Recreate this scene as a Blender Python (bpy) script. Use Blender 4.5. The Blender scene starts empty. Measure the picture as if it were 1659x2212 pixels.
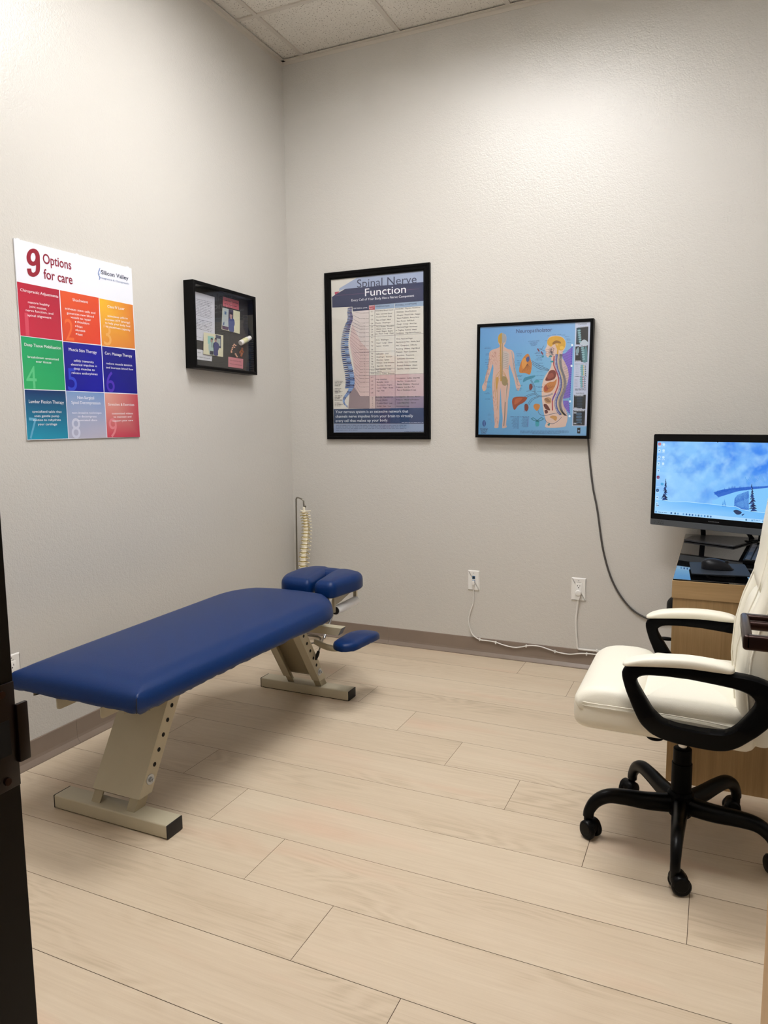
import bpy, bmesh, math, random
import numpy as np
from mathutils import Vector, Matrix, noise
from mathutils.geometry import tessellate_polygon
PI = math.pi
sc = bpy.context.scene
col = sc.collection

# ------------------------------------------------------------ camera, world, exposure
def make_camera():
    cd = bpy.data.cameras.new('camera'); co = bpy.data.objects.new('camera', cd); col.objects.link(co)
    yaw, pitch, roll = .4255, .1221, -.0093
    f = Vector((-math.sin(yaw)*math.cos(pitch), math.cos(yaw)*math.cos(pitch), -math.sin(pitch)))
    r = Vector((math.cos(yaw), math.sin(yaw), 0)); u = r.cross(f)
    r2 = math.cos(roll)*r + math.sin(roll)*u; u2 = -math.sin(roll)*r + math.cos(roll)*u
    m = Matrix((r2, u2, -f)).transposed().to_4x4(); m.translation = Vector((2.4225, -3.9566, 1.34))
    co.matrix_world = m
    cd.sensor_fit = 'HORIZONTAL'; cd.sensor_width = 36; cd.lens = 36*1581.8/1659
    cd.clip_start = .02; cd.clip_end = 60
    sc.camera = co
make_camera()
w = bpy.data.worlds.new('world'); sc.world = w; w.use_nodes = True
w.node_tree.nodes['Background'].inputs[0].default_value = (1.0, .965, .92, 1)   # dim hallway behind the camera
w.node_tree.nodes['Background'].inputs[1].default_value = .12
LAMP = (30.0, 20.0)   # the two ceiling lights
SCREEN = 1.0
sc.view_settings.view_transform = 'Standard'; sc.view_settings.look = 'None'
sc.view_settings.exposure = 0.0; sc.view_settings.gamma = 1; sc.view_settings.use_curve_mapping = False

# ------------------------------------------------------------ helpers
def lin(c):
    if isinstance(c, str):
        c = c.lstrip('#'); c = tuple(int(c[i:i+2], 16)/255 for i in (0, 2, 4))
    return tuple(x/12.92 if x <= .04045 else ((x+.055)/1.055)**2.4 for x in c[:3])
class NT:
    def __init__(s, name):
        s.m = bpy.data.materials.new(name); s.m.use_nodes = True; s.t = s.m.node_tree; s.n = s.t.nodes
        s.b = s.n['Principled BSDF']; s.out = s.n['Material Output']
    def add(s, typ, **kw):
        x = s.n.new(typ)
        for k, v in kw.items(): setattr(x, k, v)
        return x
    def link(s, a, b): s.t.links.new(a, b)
    def coord(s, which='Object', scale=(1, 1, 1)):
        tc = s.add('ShaderNodeTexCoord'); mp = s.add('ShaderNodeMapping'); mp.inputs['Scale'].default_value = scale
        s.link(tc.outputs[which], mp.inputs[0]); return mp.outputs[0]
    def noise(s, vec, scale, detail=2, rough=.5):
        x = s.add('ShaderNodeTexNoise'); x.inputs['Scale'].default_value = scale; x.inputs['Detail'].default_value = detail
        x.inputs['Roughness'].default_value = rough; s.link(vec, x.inputs['Vector']); return x.outputs[0]
    def ramp(s, fac, stops):
        x = s.add('ShaderNodeValToRGB'); e = x.color_ramp.elements
        while len(e) < len(stops): e.new(.5)
        for k, (p, c) in enumerate(stops): e[k].position = p; e[k].color = (*c, 1)
        s.link(fac, x.inputs[0]); return x.outputs[0]
    def math(s, op, a, b=None):
        x = s.add('ShaderNodeMath', operation=op)
        for i, v in enumerate((a, b)):
            if v is None: continue
            if isinstance(v, (int, float)): x.inputs[i].default_value = v
            else: s.link(v, x.inputs[i])
        return x.outputs[0]
    def bump(s, h, strength=.3, dist=.001):
        x = s.add('ShaderNodeBump'); x.inputs['Strength'].default_value = strength; x.inputs['Distance'].default_value = dist
        s.link(h, x.inputs['Height']); s.link(x.outputs[0], s.b.inputs['Normal'])
def pm(name, c, rough=.5, metal=0, spec=.5, bump=None, coat=0, var=0):
    m = NT(name); m.b.inputs['Base Color'].default_value = (*lin(c), 1)
    m.b.inputs['Roughness'].default_value = rough; m.b.inputs['Metallic'].default_value = metal
    m.b.inputs['Specular IOR Level'].default_value = spec; m.b.inputs['Coat Weight'].default_value = coat
    v = m.coord()
    if bump: m.bump(m.noise(v, bump[0], 3), bump[1], bump[2])
    if var:
        a = lin(c); n = m.noise(v, 9, 4)
        m.link(m.ramp(n, [(.3, tuple(x*(1-var) for x in a)), (.7, tuple(min(1, x*(1+var)) for x in a))]), m.b.inputs['Base Color'])
    return m.m
def obj(name, bm, mat, parent=None, smooth=True, angle=40):
    if isinstance(bm, bpy.types.Mesh): me = bm
    else:
        bmesh.ops.recalc_face_normals(bm, faces=bm.faces)
        me = bpy.data.meshes.new(name); bm.to_mesh(me); bm.free()
    me.name = name
    for x in (mat if isinstance(mat, (list, tuple)) else [mat]): me.materials.append(x)
    if smooth:
        me.polygons.foreach_set('use_smooth', [True]*len(me.polygons))
        if angle < 180: me.set_sharp_from_angle(angle=math.radians(angle))
    o = bpy.data.objects.new(name, me); col.objects.link(o)
    if parent is not None:
        o.parent = parent; bpy.context.view_layer.update() if False else None
        me.transform(Matrix.Translation(-Vector(origin(parent))))
    return o
ORG = {}
def origin(o):
    return ORG.get(o.name, (0, 0, 0)) if not o.parent or o.type == 'EMPTY' else origin(o.parent)
def tag(o, label=None, cat=None, group=None, kind=None):
    if label: o['label'] = label
    if cat: o['category'] = cat
    if group: o['group'] = group
    if kind: o['kind'] = kind
    return o
def thing(name, loc, label, cat, group=None):
    o = bpy.data.objects.new(name, None); col.objects.link(o); o.location = loc; o.empty_display_size = .05
    ORG[o.name] = tuple(loc)
    return tag(o, label, cat, group)
def struct(name, bm, mat, parent=None, smooth=False):
    o = obj(name, bm, mat, parent, smooth)
    if parent is None: o['kind'] = 'structure'
    return o
def B(): return bmesh.new()
def box(bm, x0, x1, y0, y1, z0, z1, bev=0, seg=2):
    t = bmesh.new(); bmesh.ops.create_cube(t, size=1)
    for v in t.verts: v.co = Vector(((x0+x1)/2+v.co.x*(x1-x0), (y0+y1)/2+v.co.y*(y1-y0), (z0+z1)/2+v.co.z*(z1-z0)))
    if bev: bmesh.ops.bevel(t, geom=list(t.edges), offset=bev, segments=seg, affect='EDGES', profile=.5)
    merge(bm, t); return bm
def merge(bm, t, mat=None):
    if mat is not None: t.transform(mat)
    me = bpy.data.meshes.new('t'); t.to_mesh(me); t.free(); bm.from_mesh(me); bpy.data.meshes.remove(me)
def loft(bm, rings, closed=False, cap=True):
    vs = [[bm.verts.new(p) for p in r] for r in rings]
    n = len(rings[0]); R = len(vs)
    for i in range(R if closed else R-1):
        a, b = vs[i], vs[(i+1) % R]
        for j in range(n):
            k = (j+1) % n
            try: bm.faces.new((a[j], a[k], b[k], b[j]))
            except ValueError: pass
    if cap and not closed:
        for r in (vs[0], vs[-1]):
            if len(r) > 2: bm.faces.new(r)
    return bm
def tube(bm, pts, r, seg=10, closed=False, sq=None):
    pts = [Vector(p) for p in pts]; n = len(pts)
    rs = r if isinstance(r, (list, tuple)) else [r]*n
    tan = []
    for i in range(n):
        a = pts[(i-1) % n] if (closed or i > 0) else pts[0]; b = pts[(i+1) % n] if (closed or i < n-1) else pts[-1]
        tan.append((b-a).normalized())
    up = Vector((0, 0, 1)) if abs(tan[0].z) < .9 else Vector((1, 0, 0))
    nrm = (up-up.dot(tan[0])*tan[0]).normalized(); rings = []
    for i in range(n):
        nrm = (nrm-nrm.dot(tan[i])*tan[i]).normalized(); bi = tan[i].cross(nrm)
        ring = []
        for k in range(seg):
            a = 2*PI*k/seg; c, s = math.cos(a), math.sin(a)
            if sq: c = math.copysign(abs(c)**sq[2], c)*sq[0]; s = math.copysign(abs(s)**sq[2], s)*sq[1]
            ring.append(pts[i]+nrm*c*rs[i]+bi*s*rs[i])
        rings.append(ring)
    return loft(bm, rings, closed)
def cyl(bm, p0, p1, r, seg=20, bev=0):
    p0, p1 = Vector(p0), Vector(p1); d = (p1-p0).normalized()
    if bev: return tube(bm, [p0, p0+d*.0001, p0+d*bev, p1-d*bev, p1-d*.0001, p1], [r-bev, r-bev*.9, r, r, r-bev*.9, r-bev], seg)
    return tube(bm, [p0, p1], r, seg)
def cat(pts, n=8, closed=False):
    """smooth curve through points"""
    P = [Vector(p) for p in pts]; N = len(P); out = []
    for i in range(N if closed else N-1):
        if closed: a, b, c, d = P[(i-1) % N], P[i], P[(i+1) % N], P[(i+2) % N]
        else: a, b, c, d = P[max(i-1, 0)], P[i], P[i+1], P[min(i+2, N-1)]
        for k in range(n):
            t = k/n; out.append(.5*((2*b)+(c-a)*t+(2*a-5*b+4*c-d)*t*t+(3*b-a-3*c+d)*t**3))
    if not closed: out.append(P[-1])
    return out
def fillet(poly, r, n=5):
    """round the corners of a 2D polygon; r one number or one per corner"""
    out = []; N = len(poly)
    for i in range(N):
        p = Vector(poly[i]); a = Vector(poly[i-1])-p; b = Vector(poly[(i+1) % N])-p
        rr = r[i] if isinstance(r, (list, tuple)) else r
        rr = min(rr, a.length*.45, b.length*.45)
        if rr < 1e-5: out.append(p); continue
        s = p+a.normalized()*rr; e = p+b.normalized()*rr
        for k in range(n+1):
            t = k/n; out.append((1-t)**2*s+2*t*(1-t)*p+t*t*e)
    return out
def dense(poly, step):
    out = []; N = len(poly)
    for i in range(N):
        a, b = poly[i], poly[(i+1) % N]; m = max(1, int((b-a).length/step))
        for k in range(m): out.append(a+(b-a)*k/m)
    return out
def inset(poly, d):
    out = []; N = len(poly); A = sum(poly[i].x*poly[(i+1) % N].y-poly[(i+1) % N].x*poly[i].y for i in range(N))
    s = 1 if A > 0 else -1
    for i in range(N):
        t = (poly[(i+1) % N]-poly[i-1]).normalized(); out.append(poly[i]+Vector((-t.y, t.x))*s*d)
    return out
def pillow(bm, outline, z0, z1, r, crown=.01, rb=None, fill=.03, f=None, step=.03, under=None):
    """upholstered pad: rounded upper edge r, lower edge rb; f maps (x,y,z) to a world point"""
    rb = rb if rb is not None else r*.5; P = dense([Vector(p) for p in outline], step)
    rings = []
    c = sum(P, Vector((0, 0)))/len(P)
    rings.append([(c.x+(p.x-c.x)*.02, c.y+(p.y-c.y)*.02, z0) for p in inset(P, rb)])
    for k in range(5):
        a = PI/2*k/4; rings.append([(p.x, p.y, z0+rb*(1-math.sin(a))) for p in inset(P, rb*(1-math.sin(PI/2*(k)/4)) if k else rb)] if False else
                                   [(p.x, p.y, z0+rb*(1-math.cos(a))) for p in inset(P, rb*(1-math.sin(a)))])
    for k in range(7):
        a = PI/2*k/6; rings.append([(p.x, p.y, z1-r*(1-math.sin(a))) for p in inset(P, r*(1-math.cos(a)))])
    base = inset(P, r)
    for k in (.9, .75, .55, .3, .02):
        rings.append([(c.x+(p.x-c.x)*k, c.y+(p.y-c.y)*k, z1+crown*(1-k**3)) for p in base])
    if f: rings = [[f(*p) for p in R] for R in rings]
    return loft(bm, rings)
def prism(bm, pts, f, a0, a1, bev=0):
    """extrude a 2D outline between a0 and a1; f maps (u,v,a) to a point"""
    P = [Vector(p) for p in pts]
    if bev: rings = [[f(p.x, p.y, a) for p in inset(P, i)] for a, i in ((a0, bev), (a0+(a1-a0)/abs(a1-a0)*bev, 0), (a1-(a1-a0)/abs(a1-a0)*bev, 0), (a1, bev))]
    else: rings = [[f(p.x, p.y, a) for p in P] for a in (a0, a1)]
    vs = [[bm.verts.new(q) for q in r] for r in rings]; n = len(P)
    for a, b in zip(vs, vs[1:]):
        for j in range(n): bm.faces.new((a[j], a[(j+1) % n], b[(j+1) % n], b[j]))
    tri = tessellate_polygon([[Vector((p.x, p.y, 0)) for p in P]])
    for r in (vs[0], vs[-1]):
        for t in tri:
            try: bm.faces.new([r[i] for i in t])
            except ValueError: pass
    return bm
XZ = lambda y0: (lambda u, v, a: Vector((u, a, v)))
fxz = lambda u, v, a: Vector((u, a, v)); fyz = lambda u, v, a: Vector((a, u, v)); fxy = lambda u, v, a: Vector((u, v, a))
def sphere(bm, c, r, seg=14, sc_=(1, 1, 1)):
    t = bmesh.new(); bmesh.ops.create_uvsphere(t, u_segments=seg, v_segments=max(6, seg//2+1), radius=1)
    merge(bm, t, Matrix.Translation(c) @ Matrix.Diagonal((r*sc_[0], r*sc_[1], r*sc_[2], 1)))
def homog(src, dst):
    A = []; b = []
    for (x, y), (u, v) in zip(src, dst):
        A.append([x, y, 1, 0, 0, 0, -u*x, -u*y]); b.append(u)
        A.append([0, 0, 0, x, y, 1, -v*x, -v*y]); b.append(v)
    h = np.append(np.linalg.solve(np.array(A, float), np.array(b, float)), 1).reshape(3, 3)
    def f(p):
        q = h @ np.array([p[0], p[1], 1.]); return (float(q[0]/q[2]), float(q[1]/q[2]))
    return f
# printed sheets: flat coloured shapes and lettering, colours kept as a colour attribute of the print
_tc = {}
def glyphs(s, bold):
    k = (s, bold)
    if k in _tc: return _tc[k]
    cu = bpy.data.curves.new('t', 'FONT'); cu.body = s; cu.resolution_u = 9 if len(s) < 3 else 6 if len(s) < 18 else 2; cu.offset = bold if len(s) < 20 and bold > .011 else 0
    o = bpy.data.objects.new('t', cu); col.objects.link(o)
    dg = bpy.context.evaluated_depsgraph_get(); dg.update()
    me = bpy.data.meshes.new_from_object(o.evaluated_get(dg))
    vs = [(v.co.x, v.co.y) for v in me.vertices]; fs = [tuple(p.vertices) for p in me.polygons]
    bpy.data.objects.remove(o); bpy.data.curves.remove(cu); bpy.data.meshes.remove(me)
    _tc[k] = (vs, fs); return _tc[k]
class Print:
    def __init__(s, H=None): s.H = H or (lambda p: p); s.v = []; s.f = []; s.c = []; s.L = 0
    def poly(s, pts, c, raw=False, layer=None):
        """c: one colour or one per point"""
        P = [tuple(p) if raw else s.H(p) for p in pts]; L = s.L if layer is None else layer
        cs = [lin(c)]*len(P) if isinstance(c, str) else [lin(x) for x in c]
        b = len(s.v); s.v += [(p[0], p[1], L) for p in P]; s.c += cs
        if len(P) == 4: s.f.append((b, b+1, b+2, b+3))
        else:
            for t in tessellate_polygon([[Vector((p[0], p[1], 0)) for p in P]]): s.f.append(tuple(b+i for i in t))
    def blob(s, pts, c, n=5, layer=None): s.poly([(p[0], p[1]) for p in cat([(a, b, 0) for a, b in pts], n, True)], c, layer=layer)
    def line(s, pts, wd, c, layer=None, smooth=0):
        if smooth: pts = [(p[0], p[1]) for p in cat([(a, b, 0) for a, b in pts], smooth)]
        n = len(pts)
        if n < 2: return
        cl = n > 3 and math.hypot(pts[0][0]-pts[-1][0], pts[0][1]-pts[-1][1]) < 1e-6; L = s.L if layer is None else layer; b0 = len(s.v)
        for i in range(n):
            a = pts[i-1] if i else (pts[-2] if cl else pts[0]); b = pts[i+1] if i < n-1 else (pts[1] if cl else pts[-1]); p = pts[i]
            d1 = Vector((p[0]-a[0], p[1]-a[1])); d2 = Vector((b[0]-p[0], b[1]-p[1]))
            d1 = d1.normalized() if d1.length > 1e-9 else d2.normalized(); d2 = d2.normalized() if d2.length > 1e-9 else d1
            t = (d1+d2).normalized() if (d1+d2).length > .2 else d1; k = wd/2/max(.5, t.dot(d1)); nx, ny = -t.y*k, t.x*k
            for sg in (1, -1): q = s.H((p[0]+nx*sg, p[1]+ny*sg)); s.v.append((q[0], q[1], L)); s.c.append(lin(c))
        for i in range(n-1): s.f.append((b0+2*i, b0+2*i+2, b0+2*i+3, b0+2*i+1))
    def text(s, t, p0, p1, h, c, bold=0, layer=None, slant=0, serif=0):
        vs, fs = glyphs(t, bold)
        if not vs: return
        L = s.L if layer is None else layer
        a = s.H(p0); b = s.H(p1); top = s.H((p0[0], p0[1]-h))
        x0 = min(v[0] for v in vs); x1 = max(v[0] for v in vs); W = (x1-x0) or 1
        ux, uy = (b[0]-a[0])/W, (b[1]-a[1])/W; hv = math.hypot(top[0]-a[0], top[1]-a[1])/.70
        l = math.hypot(ux, uy) or 1; nx, ny = -uy/l*hv, ux/l*hv
        if (top[0]-a[0])*nx+(top[1]-a[1])*ny < 0: nx, ny = -nx, -ny
        bs = len(s.v)
        for x, y in vs:
            xx = x-x0+slant*y; s.v.append((a[0]+ux*xx+nx*y, a[1]+uy*xx+ny*y, L)); s.c.append(lin(c))
        s.f += [tuple(bs+i for i in f) for f in fs]
    def greek(s, p0, p1, h, c, seed=0, layer=None):
        """a line of print too small to read: word-length dashes"""
        rnd = random.Random(seed*7+int(p0[0]*3+p0[1])); L = math.hypot(p1[0]-p0[0], p1[1]-p0[1]) or 1; t = 0
        while t < L:
            wl = min(rnd.uniform(1.2, 5.5)*h, L-t); a = t/L; b = (t+wl)/L
            q = [(p0[0]+(p1[0]-p0[0])*k, p0[1]+(p1[1]-p0[1])*k) for k in (a, b)]
            s.line(q, h*rnd.uniform(.45, .7), c, layer); t += wl+h*.8
    def build(s, name, f, mat, parent, eps=.00025):
        me = bpy.data.meshes.new(name); me.from_pydata([f(v[0], v[1], v[2]*eps) for v in s.v], [], s.f)
        at = me.color_attributes.new('ink', 'FLOAT_COLOR', 'POINT')
        at.data.foreach_set('color', [x for c in s.c for x in (*c, 1.0)])
        return obj(name, me, mat, parent, smooth=False)

# ------------------------------------------------------------ materials
def wall_mat():
    m = NT('wall_paint'); v = m.coord()
    m.b.inputs['Base Color'].default_value = (*lin((.79, .776, .752)), 1); m.b.inputs['Roughness'].default_value = .30
    m.b.inputs['Specular IOR Level'].default_value = .65
    n1 = m.noise(v, 150, 3, .55); n2 = m.noise(v, 60, 2); h = m.math('ADD', n1, m.math('MULTIPLY', n2, .8))
    h = m.math('SMOOTH_MIN', h, 1.1); m.bump(h, .7, .0024); return m.m
def floor_mat():
    m = NT('oak_laminate'); at = m.add('ShaderNodeAttribute', attribute_name='plank')
    tc = m.add('ShaderNodeTexCoord'); ad = m.add('ShaderNodeVectorMath', operation='ADD')
    sc1 = m.add('ShaderNodeVectorMath', operation='SCALE'); sc1.inputs['Scale'].default_value = 37.0
    m.link(at.outputs['Color'], sc1.inputs[0]); m.link(tc.outputs['Object'], ad.inputs[0]); m.link(sc1.outputs[0], ad.inputs[1])
    def mapped(s):
        mp = m.add('ShaderNodeMapping'); mp.inputs['Scale'].default_value = s; m.link(ad.outputs[0], mp.inputs[0]); return mp.outputs[0]
    big = m.noise(mapped((1.15, 5.2, 1)), 1.0, 2.2, .42)                   # cathedral field
    rings = m.math('POWER', m.math('ABSOLUTE', m.math('SINE', m.math('MULTIPLY', big, 62))), 2.2)
    fine = m.noise(mapped((3.0, 130, 1)), 1.0, 4, .7)
    tone = m.noise(mapped((.9, 6, 1)), 1.3, 2)
    sep = m.add('ShaderNodeSeparateColor'); m.link(at.outputs['Color'], sep.inputs[0])
    where = m.noise(mapped((1.1, 3.2, 1)), 1.7, 1); mask = m.math('MAXIMUM', m.math('MULTIPLY', m.math('SUBTRACT', where, .40), 3.2), 0.12)
    mask = m.math('MINIMUM', mask, .9)
    v = m.math('SUBTRACT', .66, m.math('MULTIPLY', m.math('MULTIPLY', m.math('SUBTRACT', 1.0, rings), mask), .16))
    v = m.math('ADD', v, m.math('MULTIPLY', m.math('SUBTRACT', fine, .5), .42))
    v = m.math('ADD', v, m.math('MULTIPLY', m.math('SUBTRACT', tone, .5), .30)); v = m.math('ADD', v, m.math('MULTIPLY', m.math('SUBTRACT', sep.outputs[0], .5), .10))
    c = m.ramp(v, [(.22, lin('#96846c')), (.42, lin('#b4a28a')), (.58, lin('#c6b49c')), (.82, lin('#d2c2ab'))])
    pink = m.noise(mapped((1.3, 7, 1)), 1.1, 1); mx = m.add('ShaderNodeMix', data_type='RGBA')
    m.link(m.ramp(pink, [(.6, (0, 0, 0)), (.78, (.35, .35, .35))]), mx.inputs[0]); m.link(c, mx.inputs[6]); mx.inputs[7].default_value = (*lin('#cfa68d'), 1)
    m.link(mx.outputs[2], m.b.inputs['Base Color']); m.b.inputs['Roughness'].default_value = .42; m.b.inputs['Specular IOR Level'].default_value = .4
    m.bump(fine, .12, .0006); return m.m
def oak_mat(name, dark, light, axis='Z', rough=.45):
    m = NT(name); s = {'Z': (28, 28, .9), 'X': (.9, 28, 28), 'Y': (28, .9, 28)}[axis]
    v = m.coord('Object', s); n = m.noise(v, 1.5, 4, .6); n2 = m.noise(m.coord('Object', tuple(x*4 for x in s)), 2.5, 3, .7)
    t = m.math('ADD', m.math('MULTIPLY', n, .7), m.math('MULTIPLY', n2, .3))
    m.link(m.ramp(t, [(.3, lin(dark)), (.7, lin(light))]), m.b.inputs['Base Color']); m.b.inputs['Roughness'].default_value = rough
    m.bump(n2, .15, .0006); return m.m
def tile_mat():
    m = NT('acoustic_tile'); v = m.coord(); vo = m.add('ShaderNodeTexVoronoi'); vo.inputs['Scale'].default_value = 95; m.link(v, vo.inputs['Vector'])
    n = m.noise(v, 70, 2); d = m.math('ADD', vo.outputs['Distance'], m.math('MULTIPLY', n, .55))
    c = m.ramp(d, [(.40, lin('#6b6259')), (.455, lin('#dcd6cc')), (.8, lin('#e6e1d8'))]); m.link(c, m.b.inputs['Base Color'])
    m.b.inputs['Roughness'].default_value = .95; m.bump(d, .3, .002); return m.m
def vinyl_mat(name, c, rough, bumpy, spec, bs):
    m = NT(name); m.b.inputs['Base Color'].default_value = (*lin(c), 1); m.b.inputs['Roughness'].default_value = rough; m.b.inputs['Specular IOR Level'].default_value = spec
    v = m.coord(); vo = m.add('ShaderNodeTexVoronoi'); vo.inputs['Scale'].default_value = 420; m.link(v, vo.inputs['Vector'])
    h = m.math('ADD', m.math('MULTIPLY', vo.outputs['Distance'], .4), m.math('MULTIPLY', m.noise(v, 7, 2), bumpy)); m.bump(h, bs, .003); return m.m
def print_mat(name, rough=.45, emit=0):
    m = NT(name); a = m.add('ShaderNodeAttribute', attribute_name='ink')
    if emit:
        m.b.inputs['Base Color'].default_value = (.01, .01, .01, 1); m.link(a.outputs['Color'], m.b.inputs['Emission Color'])
        m.b.inputs['Emission Strength'].default_value = emit
    else: m.link(a.outputs['Color'], m.b.inputs['Base Color'])
    m.b.inputs['Roughness'].default_value = rough; return m.m
def glass_mat(name, rough=.0, refl=1.0):
    m = NT(name); tr = m.add('ShaderNodeBsdfTransparent'); gl = m.add('ShaderNodeBsdfGlossy'); gl.inputs['Roughness'].default_value = rough
    lw = m.add('ShaderNodeLayerWeight'); lw.inputs['Blend'].default_value = .5; mx = m.add('ShaderNodeMixShader')
    fr = m.math('ADD', m.math('MULTIPLY', m.math('POWER', lw.outputs['Facing'], 5), .9), .035)
    m.link(m.math('MULTIPLY', fr, refl), mx.inputs[0]); m.link(tr.outputs[0], mx.inputs[1]); m.link(gl.outputs[0], mx.inputs[2])
    m.link(mx.outputs[0], m.out.inputs[0]); return m.m
M = dict(
    wall=wall_mat(), floor=floor_mat(), tile=tile_mat(),
    gap=pm('plank_gap', '#5a4634', .9), rubber_base=pm('taupe_rubber_base', '#85766a', .34, var=.04), toe=pm('base_toe', '#9a8779', .3),
    tee=pm('ceiling_grid', '#d3ccc2', .5), white_housing=pm('white_housing', '#e8e8e6', .4),
    blue=vinyl_mat('blue_vinyl', '#02285c', .38, .35, .25, .22), cream=vinyl_mat('cream_leather', '#e6e1d2', .42, .5, .4, .11),
    beige=pm('beige_powder_coat', '#b9b098', .42, bump=(220, .08, .0005), var=.03), beige_in=pm('beige_channel', '#a0957b', .5),
    black=pm('black_plastic', '#020203', .5, spec=.08), blackgloss=pm('black_gloss', '#030304', .32, spec=.16), rubber=pm('black_rubber', '#14110f', .6),
    darkhole=pm('dark_hole', '#0c0a08', .9), zinc=pm('zinc_bolt', '#b9bcc0', .3, 1), chrome=pm('chrome', '#c8c8c8', .12, 1),
    paper=pm('exam_paper', '#f3f3f3', .7), bronze_dark=pm('dark_bronze_plate', '#170b08', .35, .2, spec=.3), bronze=pm('oil_rubbed_bronze', '#2a1510', .28, .6), frameblack=pm('black_door_frame', '#050404', .4, spec=.2),
    piclack=pm('black_picture_frame', '#020203', .34, spec=.13), whiteplate=pm('white_wallplate', '#e6e4e0', .3), whitecable=pm('white_cable', '#e2dfda', .4),
    bluejack=pm('blue_jack', '#1b5f8f', .4), slot=pm('socket_slot', '#1c1a18', .7), greycord=pm('grey_cord', '#4a4644', .5),
    steel=pm('brushed_steel_rod', '#8f8a80', .35, .9), bone=pm('bone', '#eae2cd', .5, var=.05), disc=pm('yellow_disc', '#b09a4c', .5),
    screenblack=pm('bezel_black', '#030304', .2, spec=.2), chin=pm('speaker_grey', '#43474c', .5, bump=(900, .3, .001)), darkmetal=pm('dark_grey_metal', '#3a3a3d', .35, .6),
    silver=pm('silver', '#9a9da0', .35, .7), deskglass=pm('black_desk_glass', '#060607', .02, spec=1.0, coat=.6), key=pm('dark_keys', '#101626', .45),
    matte=pm('mouse_mat', '#191f28', .6, spec=.25), mouse=pm('mouse_shell', '#090a10', .4, spec=.2),
    oak=oak_mat('oak_desk', '#8a6c45', '#b08f63', 'Z'), oakx=oak_mat('oak_desk_edge', '#97794f', '#b5946a', 'X'),
    door=oak_mat('oak_door', '#b48f62', '#cdaa7c', 'Z'), prt=print_mat('poster_ink', .33), card=pm('white_board', '#e9eaf0', .4),
    mat_dark=pm('shadow_box_backing', '#2a2928', .8), matpaper=print_mat('photo_print', .4), screen=print_mat('lit_screen', .2, SCREEN),
    glass=glass_mat('picture_glass'), peach=pm('pill', '#d8a78c', .5), brown=pm('brown_pill', '#8a4a20', .4), diffuser=None)
def lampmat(q):
    m = NT('lit_diffuser'); m.b.inputs['Emission Color'].default_value = (1, .993, .985, 1); m.b.inputs['Emission Strength'].default_value = q
    m.b.inputs['Base Color'].default_value = (.8, .8, .8, 1); return m.m


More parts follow.
